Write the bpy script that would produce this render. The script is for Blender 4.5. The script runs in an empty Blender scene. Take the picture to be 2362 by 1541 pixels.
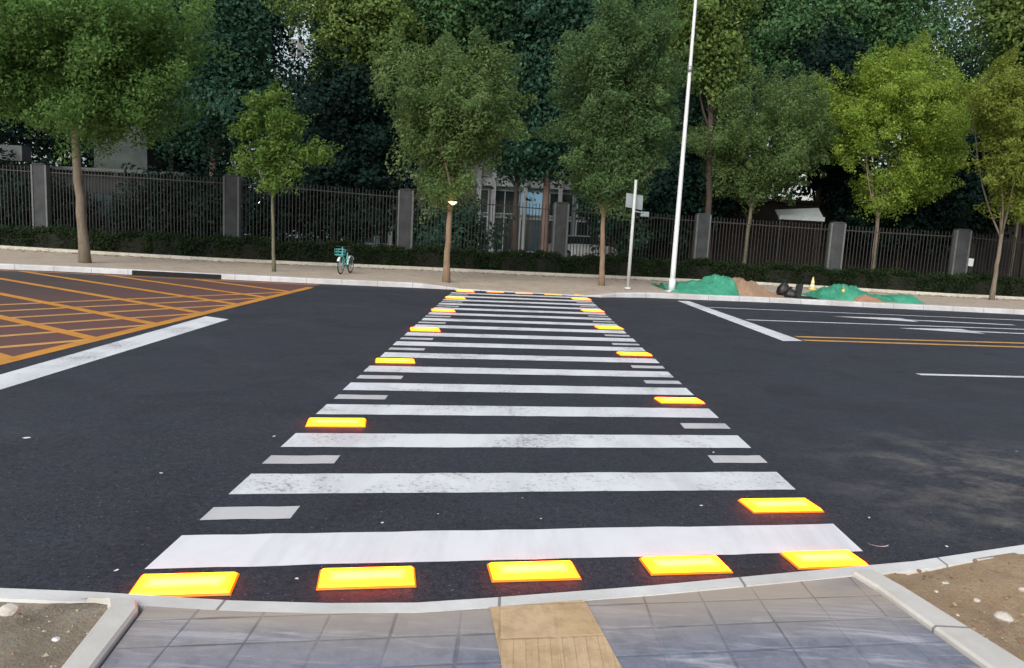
import bpy, bmesh, math, random
import numpy as np
from mathutils import Vector, Matrix
R = math.radians
scene = bpy.context.scene
COL = scene.collection
random.seed(7)

# ------------------------------------------------------------------ camera
IW, IH, F, CH = 2362, 1541, 1700.0, 1.75          # photo size, focal length in photo pixels, eye height
PITCH, ROLL = R(7.82), R(3.0)
_f = Vector((0, math.cos(PITCH), -math.sin(PITCH)))
_r0 = Vector((1, 0, 0)); _u0 = _r0.cross(_f)
_r = _r0*math.cos(ROLL) + _u0*math.sin(ROLL)
_u = -_r0*math.sin(ROLL) + _u0*math.cos(ROLL)
CAM = Vector((0, 0, CH))
cd = bpy.data.cameras.new('camera'); cam = bpy.data.objects.new('camera', cd); COL.objects.link(cam)
cd.sensor_width = 36; cd.lens = F/IW*36; cd.clip_end = 2000; cd.clip_start = .05
mw = Matrix((( _r.x, _u.x, -_f.x, 0), (_r.y, _u.y, -_f.y, 0), (_r.z, _u.z, -_f.z, CH), (0, 0, 0, 1)))
cam.matrix_world = mw
scene.camera = cam

# ------------------------------------------------------------------ sky, sun, exposure
SUN_EL, SUN_AZ = R(36), R(200)                     # behind the photographer, very soft
w = bpy.data.worlds.new('World'); scene.world = w; w.use_nodes = True
nt = w.node_tree; nt.nodes.clear()
sky = nt.nodes.new('ShaderNodeTexSky'); sky.sky_type = 'NISHITA'; sky.sun_disc = False
sky.sun_elevation = SUN_EL; sky.sun_rotation = SUN_AZ; sky.dust_density = 3.0; sky.air_density = 1.2; sky.ozone_density = 1.5
hs = nt.nodes.new('ShaderNodeHueSaturation'); hs.inputs['Saturation'].default_value = .55
bg = nt.nodes.new('ShaderNodeBackground'); bg.inputs['Strength'].default_value = .115
wo = nt.nodes.new('ShaderNodeOutputWorld')
nt.links.new(sky.outputs[0], hs.inputs['Color']); nt.links.new(hs.outputs[0], bg.inputs['Color']); nt.links.new(bg.outputs[0], wo.inputs[0])
sl = bpy.data.lights.new('sun', 'SUN'); sl.energy = 1.15; sl.angle = R(50); sl.color = (1, .96, .90)
so = bpy.data.objects.new('sun', sl); COL.objects.link(so)
_sd = Vector((math.sin(SUN_AZ)*math.cos(SUN_EL), math.cos(SUN_AZ)*math.cos(SUN_EL), math.sin(SUN_EL)))
so.rotation_euler = (-_sd).to_track_quat('-Z', 'Y').to_euler(); so.location = (0, -20, 40)
scene.view_settings.view_transform = 'Standard'; scene.view_settings.look = 'None'
scene.view_settings.exposure = 0.7; scene.view_settings.gamma = 1
scene.render.engine = 'CYCLES'
scene.cycles.max_bounces = 6; scene.cycles.transparent_max_bounces = 8

# ------------------------------------------------------------------ helpers: pixel -> place
def ray(x, y): return _f*F + _r*(x-IW/2) - _u*(y-IH/2)
def gp(x, y, z=0.0):
    d = ray(x, y); p = CAM + d*((z-CH)/d.z); return Vector((p.x, p.y, z))
def atY(x, y, Y):
    d = ray(x, y); return CAM + d*(Y/d.y)
def px(r, Y): return r*Y/F

def tag(o, label=None, cat=None, group=None, kind=None):
    if label: o['label'] = label
    if cat: o['category'] = cat
    if group: o['group'] = group
    if kind: o['kind'] = kind
    return o
def thing(name, label, cat, loc=(0, 0, 0), rz=0, group=None):
    o = bpy.data.objects.new(name, None); COL.objects.link(o); o.empty_display_size = .2
    o.location = loc; o.rotation_euler = (0, 0, rz)
    return tag(o, label, cat, group)
def link(name, me, mat, parent=None):
    o = bpy.data.objects.new(name, me); COL.objects.link(o)
    if mat is not None: me.materials.append(mat)
    if parent is not None: o.parent = parent
    return o
def copy_tree(o, parent=None):
    c = o.copy(); COL.objects.link(c)
    if parent is not None: c.parent = parent; c.matrix_parent_inverse = o.matrix_parent_inverse
    for ch in list(o.children): copy_tree(ch, c)
    return c

class MB:
    """collects boxes, tubes, sheets; build() links them as one mesh"""
    def __init__(s): s.v = []; s.f = []; s.sm = []
    def add(s, vs, fs, smooth=False):
        b = len(s.v); s.v += [tuple(v) for v in vs]; s.f += [tuple(b+i for i in f) for f in fs]; s.sm += [smooth]*len(fs); return s
    def box(s, lo, hi):
        (a, b, c), (d, e, f) = lo, hi
        return s.add([(a,b,c),(d,b,c),(d,e,c),(a,e,c),(a,b,f),(d,b,f),(d,e,f),(a,e,f)],
                     [(3,2,1,0),(4,5,6,7),(0,1,5,4),(1,2,6,5),(2,3,7,6),(3,0,4,7)])
    def obox(s, c, ax, hx, hy, z0, z1):
        """box standing at c, its x axis along the unit vector ax"""
        ax = Vector((ax[0], ax[1], 0)).normalized(); ay = Vector((-ax.y, ax.x, 0)); c = Vector((c[0], c[1], 0))
        vs = []
        for z in (z0, z1):
            for i, j in ((-1,-1),(1,-1),(1,1),(-1,1)):
                p = c + ax*hx*i + ay*hy*j; vs.append((p.x, p.y, z))
        return s.add(vs, [(3,2,1,0),(4,5,6,7),(0,1,5,4),(1,2,6,5),(2,3,7,6),(3,0,4,7)])
    def tube(s, pts, rad, n=8, cap=True):
        pts = [Vector(p) for p in pts]; k = len(pts)
        if not hasattr(rad, '__len__'): rad = [rad]*k
        vs = []; fs = []
        ref = None
        for i, p in enumerate(pts):
            t = (pts[min(i+1, k-1)] - pts[max(i-1, 0)])
            if t.length < 1e-9: t = Vector((0, 0, 1))
            t.normalize()
            if ref is None: ref = t.orthogonal().normalized()
            a = (ref - t*ref.dot(t)); a = a.normalized() if a.length > 1e-6 else t.orthogonal().normalized()
            ref = a; b = t.cross(a)
            for j in range(n):
                q = 2*math.pi*j/n; vs.append(p + (a*math.cos(q) + b*math.sin(q))*rad[i])
        for i in range(k-1):
            for j in range(n):
                j2 = (j+1) % n; fs.append((i*n+j, i*n+j2, (i+1)*n+j2, (i+1)*n+j))
        if cap: fs.append(tuple(range(n-1, -1, -1))); fs.append(tuple((k-1)*n+j for j in range(n)))
        return s.add(vs, fs, True)
    def lathe(s, prof, c=(0, 0, 0), n=16, axis='z'):
        vs = []; fs = []
        for r, h in prof:
            for j in range(n):
                q = 2*math.pi*j/n
                if axis == 'z': vs.append((c[0]+r*math.cos(q), c[1]+r*math.sin(q), c[2]+h))
                else: vs.append((c[0]+r*math.cos(q), c[1]+h, c[2]+r*math.sin(q)))
        for i in range(len(prof)-1):
            for j in range(n):
                j2 = (j+1) % n; fs.append((i*n+j, i*n+j2, (i+1)*n+j2, (i+1)*n+j))
        return s.add(vs, fs, True)
    def torus(s, c, R0, r0, n=24, m=8):
        vs = []; fs = []
        for i in range(n):
            a = 2*math.pi*i/n
            for j in range(m):
                b = 2*math.pi*j/m; rr = R0 + r0*math.cos(b)
                vs.append((c[0]+rr*math.cos(a), c[1]+r0*math.sin(b), c[2]+rr*math.sin(a)))
        for i in range(n):
            for j in range(m): fs.append((i*m+j, ((i+1) % n)*m+j, ((i+1) % n)*m+(j+1) % m, i*m+(j+1) % m))
        return s.add(vs, fs, True)
    def prism(s, poly, z0, z1):
        """polygon (list of xy) extruded from z0 to z1"""
        n = len(poly); vs = [(p[0], p[1], z0) for p in poly] + [(p[0], p[1], z1) for p in poly]
        return s.add(vs, [tuple(range(n-1, -1, -1)), tuple(range(n, 2*n))] + [(i, (i+1) % n, n+(i+1) % n, n+i) for i in range(n)])
    def build(s, name, mat, parent=None, bevel=0):
        me = bpy.data.meshes.new(name); me.from_pydata(s.v, [], s.f)
        me.polygons.foreach_set('use_smooth', s.sm); me.update()
        bm = bmesh.new(); bm.from_mesh(me); bmesh.ops.recalc_face_normals(bm, faces=bm.faces); bm.to_mesh(me); bm.free()
        o = link(name, me, mat, parent)
        if bevel:
            m = o.modifiers.new('bevel', 'BEVEL'); m.width = bevel; m.segments = 2; m.limit_method = 'ANGLE'
        return o

# ------------------------------------------------------------------ materials
def newmat(name):
    m = bpy.data.materials.new(name); m.use_nodes = True; n = m.node_tree.nodes; l = m.node_tree.links
    return m, n, l, n['Principled BSDF']
def N(n, t, **k):
    x = n.new('ShaderNode'+t)
    for a, b in k.items(): setattr(x, a, b)
    return x
def coords(n, l, kind='Object', scale=(1, 1, 1)):
    tc = N(n, 'TexCoord'); mp = N(n, 'Mapping'); mp.inputs['Scale'].default_value = scale
    l.new(tc.outputs[kind], mp.inputs['Vector']); return mp.outputs[0]
def noise(n, l, vec, scale, detail=4, rough=.55, dist=0):
    x = N(n, 'TexNoise'); x.inputs['Scale'].default_value = scale; x.inputs['Detail'].default_value = detail
    x.inputs['Roughness'].default_value = rough; x.inputs['Distortion'].default_value = dist; l.new(vec, x.inputs['Vector']); return x.outputs['Fac']
def ramp(n, l, fac, stops):
    x = N(n, 'ValToRGB'); e = x.color_ramp.elements
    while len(e) < len(stops): e.new(.5)
    for i, (p, c) in enumerate(stops): e[i].position = p; e[i].color = (*c, 1) if len(c) == 3 else c
    l.new(fac, x.inputs[0]); return x.outputs[0]
def mixc(n, l, fac, a, b, blend='MIX'):
    x = N(n, 'Mix', data_type='RGBA', blend_type=blend)
    if isinstance(fac, (int, float)): x.inputs[0].default_value = fac
    else: l.new(fac, x.inputs[0])
    for i, c in ((6, a), (7, b)):
        if isinstance(c, tuple): x.inputs[i].default_value = (*c, 1)
        else: l.new(c, x.inputs[i])
    return x.outputs[2]
def math_(n, l, op, a, b=None, c=None):
    x = N(n, 'Math', operation=op)
    for i, v in enumerate((a, b, c)):
        if v is None: continue
        if isinstance(v, (int, float)): x.inputs[i].default_value = v
        else: l.new(v, x.inputs[i])
    return x.outputs[0]
def bump(n, l, p, h, strength=.3, dist=.01):
    b = N(n, 'Bump'); b.inputs['Strength'].default_value = strength; b.inputs['Distance'].default_value = dist
    l.new(h, b.inputs['Height']); l.new(b.outputs[0], p.inputs['Normal'])

def mottled(name, c1, c2, scale=6, rough=.8, metal=0, bmp=0, bscale=40, detail=5):
    m, n, l, p = newmat(name); v = coords(n, l)
    f = noise(n, l, v, scale, detail, .65)
    l.new(ramp(n, l, f, [(.32, c1), (.68, c2)]), p.inputs['Base Color'])
    p.inputs['Roughness'].default_value = rough; p.inputs['Metallic'].default_value = metal
    if bmp: bump(n, l, p, noise(n, l, v, bscale, 4), bmp, .02)
    return m

def asphalt():
    m, n, l, p = newmat('asphalt'); v = coords(n, l)
    big = noise(n, l, v, .35, 5, .6); mid = noise(n, l, v, 2.2, 5, .65); fine = noise(n, l, v, 70, 4, .8); grit = noise(n, l, v, 260, 2, .6)
    c = ramp(n, l, big, [(.3, (.010, .0155, .031)), (.7, (.021, .030, .056))])
    c = mixc(n, l, math_(n, l, 'MULTIPLY', mid, .6), c, (.022, .021, .023))
    c = mixc(n, l, ramp(n, l, fine, [(.45, (0, 0, 0)), (.72, (1, 1, 1))]), c, (.085, .085, .09))
    c = mixc(n, l, ramp(n, l, grit, [(.60, (0, 0, 0)), (.78, (.8, .8, .8))]), c, (.11, .108, .105))
    vk = N(n, 'TexVoronoi'); vk.inputs['Scale'].default_value = 75; l.new(v, vk.inputs['Vector'])
    c = mixc(n, l, ramp(n, l, vk.outputs['Distance'], [(.12, (.55, .55, .55)), (.38, (0, 0, 0))]), c, (.006, .006, .007))
    pt = noise(n, l, v, .9, 7, .75, .6)
    c = mixc(n, l, ramp(n, l, pt, [(.50, (0, 0, 0)), (.62, (.5, .5, .5))]), c, (.017, .0165, .022))
    co = noise(n, l, v, 24, 5, .8); c = mixc(n, l, ramp(n, l, co, [(.36, (.75, .75, .75)), (.5, (0, 0, 0))]), c, (.008, .008, .010)); c = mixc(n, l, ramp(n, l, co, [(.52, (0, 0, 0)), (.68, (.6, .6, .6))]), c, (.060, .060, .066))
    vp = N(n, 'TexVoronoi'); vp.inputs['Scale'].default_value = 30; l.new(v, vp.inputs['Vector']); wv_ = N(n, 'TexWhiteNoise'); l.new(vp.outputs['Position'], wv_.inputs['Vector'])
    chip = math_(n, l, 'MULTIPLY', math_(n, l, 'LESS_THAN', vp.outputs['Distance'], .16), math_(n, l, 'GREATER_THAN', wv_.outputs['Value'], .8)); c = mixc(n, l, math_(n, l, 'MULTIPLY', chip, .7), c, (.17, .165, .16))
    # dusty tracked-out soil near the right-hand verge
    pos = N(n, 'TexCoord').outputs['Object']
    vs = N(n, 'VectorMath', operation='DISTANCE'); vs.inputs[1].default_value = (4.15, 5.3, 0); l.new(pos, vs.inputs[0])
    near = ramp(n, l, math_(n, l, 'DIVIDE', vs.outputs['Value'], 2.1), [(.2, (1, 1, 1)), (1, (0, 0, 0))])
    st = coords(n, l, 'Object', (.9, 1.2, 1)); streak = noise(n, l, st, 1.7, 10, .74, .15)
    dust = mixc(n, l, 1.0, ramp(n, l, streak, [(.46, (0, 0, 0)), (.70, (.9, .9, .9))]), near, 'MULTIPLY')
    c = mixc(n, l, dust, c, (.21, .195, .175))
    # general faint dust
    gd = noise(n, l, coords(n, l, 'Object', (.5, .8, 1)), .8, 8, .72, .2)
    c = mixc(n, l, ramp(n, l, gd, [(.52, (0, 0, 0)), (.85, (.35, .35, .35))]), c, (.085, .088, .095))
    l.new(c, p.inputs['Base Color'])
    l.new(ramp(n, l, mid, [(.3, (.62, .62, .62)), (.7, (.85, .85, .85))]), p.inputs['Roughness'])
    p.inputs['Specular IOR Level'].default_value = .35
    bump(n, l, p, math_(n, l, 'ADD', fine, math_(n, l, 'MULTIPLY', grit, .5)), .55, .006)
    return m

def paint(name, col, wear=(.60, .74), dirt=(.45, .43, .40)):
    m, n, l, p = newmat(name); v = coords(n, l)
    a = noise(n, l, v, 1.3, 6, .65, .4); b = noise(n, l, v, 26, 5, .7); g = noise(n, l, v, 160, 3, .7)
    c = mixc(n, l, ramp(n, l, a, [(.46, (0, 0, 0)), (.80, (.55, .55, .55))]), col, dirt)
    tw = noise(n, l, coords(n, l, 'Object', (1.6, .25, 1)), 1.1, 5, .7, .2); c = mixc(n, l, ramp(n, l, tw, [(.46, (0, 0, 0)), (.72, (.55, .55, .55))]), c, tuple(x*.55 for x in col)); c = mixc(n, l, math_(n, l, 'MULTIPLY', g, .14), c, tuple(x*.6 for x in col))
    comb = math_(n, l, 'ADD', math_(n, l, 'MULTIPLY', a, .45), math_(n, l, 'MULTIPLY', b, .55))
    c = mixc(n, l, ramp(n, l, comb, [(wear[0], (0, 0, 0)), (wear[1], (.9, .9, .9))]), c, (.05, .05, .055))
    l.new(c, p.inputs['Base Color']); p.inputs['Roughness'].default_value = .6
    bump(n, l, p, g, .25, .004)
    return m

def concrete(name, c1, c2, joint=1.0, dark=(.10, .095, .09), ang=0.0):
    """kerb stone: mottled, with joints every `joint` metres along x"""
    m, n, l, p = newmat(name); v = coords(n, l)
    f = noise(n, l, v, 5, 6, .7); g = noise(n, l, v, 60, 3, .6); s = noise(n, l, v, .9, 4, .6)
    c = ramp(n, l, f, [(.3, c1), (.7, c2)])
    c = mixc(n, l, ramp(n, l, s, [(.42, (0, 0, 0)), (.72, (.7, .7, .7))]), c, (c1[0]*.66, c1[1]*.61, c1[2]*.54))
    c = mixc(n, l, math_(n, l, 'MULTIPLY', g, .25), c, tuple(x*.7 for x in c1))
    sp = N(n, 'SeparateXYZ'); l.new(N(n, 'TexCoord').outputs['Object'], sp.inputs[0])
    u = math_(n, l, 'ADD', math_(n, l, 'MULTIPLY', sp.outputs[0], math.cos(ang)), math_(n, l, 'MULTIPLY', sp.outputs[1], math.sin(ang)))
    fr = math_(n, l, 'FRACT', math_(n, l, 'DIVIDE', math_(n, l, 'ADD', u, 100.0), joint))
    j = math_(n, l, 'LESS_THAN', fr, .014/joint)
    c = mixc(n, l, math_(n, l, 'MULTIPLY', j, .75), c, dark)
    l.new(c, p.inputs['Base Color']); p.inputs['Roughness'].default_value = .85
    bump(n, l, p, g, .3, .005)
    return m

def pavers(name, cols, size, shear=.175, x0=0.0, y0=0.0, gap=.012, scuff=True, gapcol=(.06, .058, .06), ribs=False):
    m, n, l, p = newmat(name); tc = N(n, 'TexCoord'); sp = N(n, 'SeparateXYZ'); l.new(tc.outputs['Object'], sp.inputs[0])
    wob = noise(n, l, coords(n, l), 3, 3, .5)
    u = math_(n, l, 'DIVIDE', math_(n, l, 'ADD', sp.outputs[0], 60.0-x0), size[0])
    vv = math_(n, l, 'SUBTRACT', sp.outputs[1], math_(n, l, 'MULTIPLY', sp.outputs[0], shear))
    vv = math_(n, l, 'DIVIDE', math_(n, l, 'ADD', vv, 60.0-y0), size[1])
    fu = math_(n, l, 'FRACT', u); fv = math_(n, l, 'FRACT', vv)
    # distance to the nearest joint, in metres
    def edge(f, s): return math_(n, l, 'MULTIPLY', math_(n, l, 'MINIMUM', f, math_(n, l, 'SUBTRACT', 1.0, f)), s)
    d = math_(n, l, 'MINIMUM', edge(fu, size[0]), edge(fv, size[1]))
    d = math_(n, l, 'ADD', d, math_(n, l, 'MULTIPLY', math_(n, l, 'SUBTRACT', wob, .5), .022))
    cb = N(n, 'CombineXYZ'); l.new(math_(n, l, 'FLOOR', u), cb.inputs[0]); l.new(math_(n, l, 'FLOOR', vv), cb.inputs[1])
    wn = N(n, 'TexWhiteNoise', noise_dimensions='3D'); l.new(cb.outputs[0], wn.inputs['Vector'])
    c = ramp(n, l, wn.outputs['Value'], [(0, cols[0]), (.5, cols[1]), (1, cols[2])])
    o = coords(n, l); a = noise(n, l, o, 2.2, 8, .75, .5); g = noise(n, l, o, 110, 4, .8); bl = noise(n, l, o, 9, 6, .75, .3)
    c = mixc(n, l, ramp(n, l, bl, [(.42, (.65, .65, .65)), (.56, (0, 0, 0))]), c, tuple(x*.66 for x in cols[0]))
    c = mixc(n, l, ramp(n, l, a, [(.4, (0, 0, 0)), (.75, (.7, .7, .7))]), c, tuple(x*1.35 for x in cols[2]))
    c = mixc(n, l, math_(n, l, 'MULTIPLY', g, .55), c, tuple(x*.62 for x in cols[0]))
    if scuff:
        mp = N(n, 'Mapping'); mp.inputs['Rotation'].default_value = (0, 0, R(33)); mp.inputs['Scale'].default_value = (.7, 5, 1)
        l.new(tc.outputs['Object'], mp.inputs['Vector']); s1 = noise(n, l, mp.outputs[0], 1.9, 6, .66, .7)
        c = mixc(n, l, ramp(n, l, s1, [(.53, (0, 0, 0)), (.68, (.65, .65, .65))]), c, (.54, .54, .58))
        mp2 = N(n, 'Mapping'); mp2.inputs['Rotation'].default_value = (0, 0, R(-40)); mp2.inputs['Scale'].default_value = (.6, 7, 1); mp2.inputs['Location'].default_value = (3, 1, 0)
        l.new(tc.outputs['Object'], mp2.inputs['Vector']); s2 = noise(n, l, mp2.outputs[0], 1.7, 6, .66, .7)
        c = mixc(n, l, ramp(n, l, s2, [(.58, (0, 0, 0)), (.70, (.65, .65, .65))]), c, (.44, .44, .48))
        # dust blown along the lowered kerb
        ds = noise(n, l, coords(n, l, 'Object', (.5, 1, 1)), 1.6, 5, .6)
        near = ramp(n, l, math_(n, l, 'ADD', math_(n, l, 'MULTIPLY', vv, size[1]/1.1), -(60.0-y0+2.78)/1.1), [(.0, (0, 0, 0)), (.42, (1, 1, 1))])
        c = mixc(n, l, mixc(n, l, 1.0, ramp(n, l, ds, [(.25, (0, 0, 0)), (.5, (.9, .9, .9))]), near, 'MULTIPLY'), c, (.38, .32, .26))
    msk = N(n, 'Mapping'); mk = noise(n, l, coords(n, l), 1.3, 3, .5)
    gp_ = math_(n, l, 'MULTIPLY', math_(n, l, 'LESS_THAN', d, gap*.5), ramp(n, l, mk, [(.45, (.02, .02, .02)), (.66, (.62, .62, .62))]))
    c = mixc(n, l, gp_, c, gapcol)
    if ribs:
        wv = math_(n, l, 'SINE', math_(n, l, 'MULTIPLY', sp.outputs[0], 2*math.pi/.052))
        rb = math_(n, l, 'MULTIPLY', ramp(n, l, wv, [(.1, (0, 0, 0)), (.6, (1, 1, 1))]), math_(n, l, 'LESS_THAN', math_(n, l, 'MULTIPLY', vv, size[1]), 60.0-y0+2.93))
        c = mixc(n, l, math_(n, l, 'MULTIPLY', rb, .14), c, (.62, .47, .28))
    l.new(c, p.inputs['Base Color']); p.inputs['Roughness'].default_value = .9; p.inputs['Specular IOR Level'].default_value = .2
    h = math_(n, l, 'ADD', math_(n, l, 'MULTIPLY', math_(n, l, 'MINIMUM', d, .012), 60.0), math_(n, l, 'MULTIPLY', g, .3))
    if ribs: h = math_(n, l, 'ADD', h, math_(n, l, 'MULTIPLY', rb, 1.0))
    bump(n, l, p, h, .5, .006)
    return m

def soil(name, cols, scale=3.0):
    m, n, l, p = newmat(name); v = coords(n, l)
    a = noise(n, l, v, scale, 8, .7, .3); g = noise(n, l, v, 45, 6, .75); vo = N(n, 'TexVoronoi'); vo.inputs['Scale'].default_value = 38; l.new(v, vo.inputs['Vector'])
    c = ramp(n, l, a, [(.25, cols[0]), (.5, cols[1]), (.75, cols[2])])
    c = mixc(n, l, ramp(n, l, g, [(.45, (0, 0, 0)), (.75, (.5, .5, .5))]), c, tuple(x*.5 for x in cols[0]))
    c = mixc(n, l, ramp(n, l, vo.outputs['Distance'], [(.05, (.55, .55, .55)), (.22, (0, 0, 0))]), c, cols[2])
    l.new(c, p.inputs['Base Color']); p.inputs['Roughness'].default_value = .95
    bump(n, l, p, math_(n, l, 'ADD', a, g), .9, .03)
    return m

def leafmat(name, dark, mid, light, trans=.5, nscale=.9):
    """one colour per leaf, drifting from spray to spray"""
    m = bpy.data.materials.new(name); m.use_nodes = True; n = m.node_tree.nodes; l = m.node_tree.links; n.clear()
    g = N(n, 'NewGeometry'); v = coords(n, l)
    a = noise(n, l, v, nscale, 3, .6)
    f = math_(n, l, 'ADD', math_(n, l, 'MULTIPLY', g.outputs['Random Per Island'], .5), math_(n, l, 'SUBTRACT', math_(n, l, 'MULTIPLY', a, 1.3), .4))
    c = ramp(n, l, f, [(.12, dark), (.5, mid), (.92, light)])
    d = N(n, 'BsdfPrincipled'); d.inputs['Roughness'].default_value = .75; d.inputs['Specular IOR Level'].default_value = .12; l.new(c, d.inputs['Base Color'])
    t = N(n, 'BsdfTranslucent'); l.new(mixc(n, l, .5, c, light), t.inputs['Color'])
    mx = N(n, 'MixShader'); mx.inputs[0].default_value = trans; l.new(d.outputs[0], mx.inputs[1]); l.new(t.outputs[0], mx.inputs[2])
    o = N(n, 'OutputMaterial'); l.new(mx.outputs[0], o.inputs[0]); return m

def bark(name, c1, c2):
    m, n, l, p = newmat(name); v = coords(n, l, 'Object', (9, 9, 1.6))
    f = noise(n, l, v, 2.2, 6, .7, .4); g = noise(n, l, coords(n, l), 1.2, 3, .6)
    c = mixc(n, l, ramp(n, l, g, [(.4, (0, 0, 0)), (.7, (.6, .6, .6))]), ramp(n, l, f, [(.3, c1), (.7, c2)]), tuple(x*1.3 for x in c2))
    l.new(c, p.inputs['Base Color']); p.inputs['Roughness'].default_value = .9; bump(n, l, p, f, .6, .02); return m

def emis(name, col, strength, base=(.8, .5, .05)):
    m, n, l, p = newmat(name); p.inputs['Base Color'].default_value = (*base, 1); p.inputs['Roughness'].default_value = .3
    p.inputs['Emission Color'].default_value = (*col, 1); p.inputs['Emission Strength'].default_value = strength; return m

def lens_mat(name, hot, edge, strength):
    """lit lens: the diodes sit behind its middle, so the middle is hotter than the rim"""
    m, n, l, p = newmat(name); p.inputs['Base Color'].default_value = (.75, .40, .03, 1); p.inputs['Roughness'].default_value = .25
    tc = N(n, 'TexCoord'); sp = N(n, 'SeparateXYZ'); l.new(tc.outputs['Generated'], sp.inputs[0])
    def e(o): return math_(n, l, 'ABSOLUTE', math_(n, l, 'SUBTRACT', o, .5))
    d = math_(n, l, 'MAXIMUM', math_(n, l, 'ADD', math_(n, l, 'MULTIPLY', math_(n, l, 'SUBTRACT', e(sp.outputs[0]), .5), 2.3), .5), e(sp.outputs[1]))
    d = math_(n, l, 'ADD', d, math_(n, l, 'MULTIPLY', math_(n, l, 'SUBTRACT', noise(n, l, coords(n, l), 14, 3, .6), .5), .18))
    l.new(ramp(n, l, d, [(.05, tuple(min(1, a+b) for a, b in zip(hot, (0, .05, .014)))), (.32, hot), (.50, edge)]), p.inputs['Emission Color']); p.inputs['Emission Strength'].default_value = strength; return m

M = {}
M['asphalt'] = asphalt()
M['white'] = paint('white_road_paint', (.72, .74, .77), (.535, .67), (.42, .41, .40))
M['whiteclean'] = paint('fresh_white_road_paint', (.76, .77, .80), (.62, .78), (.58, .57, .56))
M['whitedull'] = paint('worn_white_road_paint', (.55, .55, .56), (.58, .72))
M['orange'] = paint('orange_road_paint', (.62, .27, .035), (.57, .74), (.35, .17, .06))
M['yellowline'] = paint('yellow_road_paint', (.60, .32, .09), (.58, .76), (.40, .22, .10))
M['kerb'] = concrete('kerb_stone', (.50, .51, .53), (.64, .65, .67), 1.0)
M['kerbnear'] = concrete('near_kerb_stone', (.60, .60, .59), (.74, .74, .72), 1.25)
M['kerbdiag'] = concrete('edging_stone', (.56, .55, .52), (.70, .69, .65), .8, ang=math.pi/2)
M['planterkerb'] = concrete('bed_edging_stone', (.44, .42, .36), (.58, .56, .49), .8)
M['paver'] = pavers('grey_pavers', ((.175, .20, .26), (.22, .235, .285), (.27, .27, .31)), (.29, .22), x0=-1.93, y0=2.93)
M['tactile'] = pavers('tan_tactile_pavers', ((.50, .345, .185), (.55, .39, .22), (.60, .44, .28)), (.255, .30), x0=-.165, y0=2.93, scuff=False, gapcol=(.16, .10, .05), ribs=True)
M['farpave'] = pavers('beige_pavers', ((.42, .345, .275), (.45, .38, .30), (.48, .41, .335)), (.5, .25), shear=.03, scuff=False, gap=.008, gapcol=(.17, .15, .13))
M['soil'] = soil('verge_soil', ((.33, .22, .125), (.44, .31, .19), (.55, .42, .28)))
M['soilgrey'] = soil('dry_verge_soil', ((.23, .19, .14), (.32, .27, .20), (.44, .39, .31)))
M['earth'] = soil('bare_earth', ((.05, .04, .025), (.07, .055, .035), (.10, .08, .05)))
M['mound'] = soil('excavated_soil', ((.27, .17, .10), (.34, .22, .14), (.44, .32, .23)), 2.0)
M['redsoil'] = soil('reddish_soil', ((.33, .17, .10), (.40, .22, .13), (.46, .28, .18)), 2.0)
M['stone'] = mottled('pale_stone', (.42, .38, .32), (.60, .57, .52), 9, .85, 0, .3)
M['litter'] = mottled('white_scrap', (.62, .62, .64), (.8, .8, .82), 12, .6)
M['pole'] = mottled('white_pole_paint', (.62, .65, .68), (.74, .76, .78), 3, .4)
M['polegrey'] = mottled('grey_pole_paint', (.42, .45, .45), (.55, .57, .57), 3, .5)
M['signback'] = mottled('sign_sheet', (.17, .21, .225), (.25, .29, .30), 2, .5)
M['signblue'] = mottled('blue_sign_edge', (.03, .06, .16), (.05, .09, .22), 4, .4)
M['steel'] = mottled('galvanised_steel', (.30, .31, .32), (.42, .43, .44), 8, .45, .6)
M['fence'] = mottled('fence_bar_paint', (.012, .011, .010), (.024, .022, .020), 4, .6)
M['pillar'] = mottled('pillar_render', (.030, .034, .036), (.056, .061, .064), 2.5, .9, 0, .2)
M['pillaredge'] = mottled('pillar_edge', (.095, .105, .107), (.13, .14, .14), 2.5, .8)
M['dark'] = mottled('painted_void_shade', (.006, .006, .006), (.012, .011, .010), 4, .9)  # black standing in for the shade inside openings
M['twig'] = mottled('dark_hedge_core', (.005, .006, .003), (.010, .011, .006), 6, 1)  # near black for the solid core added inside the hedge
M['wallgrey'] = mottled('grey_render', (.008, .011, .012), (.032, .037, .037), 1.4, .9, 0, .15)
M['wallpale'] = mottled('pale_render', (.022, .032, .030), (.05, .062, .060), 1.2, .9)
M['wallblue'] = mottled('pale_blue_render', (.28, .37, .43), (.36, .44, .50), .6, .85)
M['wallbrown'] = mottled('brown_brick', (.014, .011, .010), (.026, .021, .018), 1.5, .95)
M['slab'] = mottled('grey_slab', (.055, .062, .064), (.09, .10, .10), 1.5, .9)
M['slabpale'] = mottled('weathered_sheet', (.26, .30, .31), (.34, .38, .39), 1.5, .7)
M['white_metal'] = mottled('white_metal', (.62, .66, .68), (.72, .75, .77), 3, .5)
M['glass'] = mottled('dark_glass', (.02, .035, .04), (.04, .06, .07), .6, .12)
M['glassblue'] = mottled('blue_glass', (.07, .12, .15), (.12, .18, .21), .6, .12)
M['litwin'] = emis('lit_window', (.40, .75, 1.0), .16, (.2, .3, .35))
M['lampglow'] = emis('lamp_glow', (1.0, .66, .34), 2.4)
M['whiteglow'] = emis('white_lamp_glow', (1, .98, .95), 5.0)
M['teal'] = mottled('teal_bicycle_paint', (.08, .42, .42), (.13, .55, .53), 6, .35)
M['tealpale'] = mottled('pale_mudguard', (.55, .75, .74), (.68, .82, .80), 6, .35)
M['rubber'] = mottled('black_rubber', (.014, .014, .014), (.028, .027, .026), 14, .8)
M['net'] = None
M['coneyellow'] = mottled('yellow_cone', (.60, .46, .10), (.72, .58, .18), 9, .6)
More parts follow.
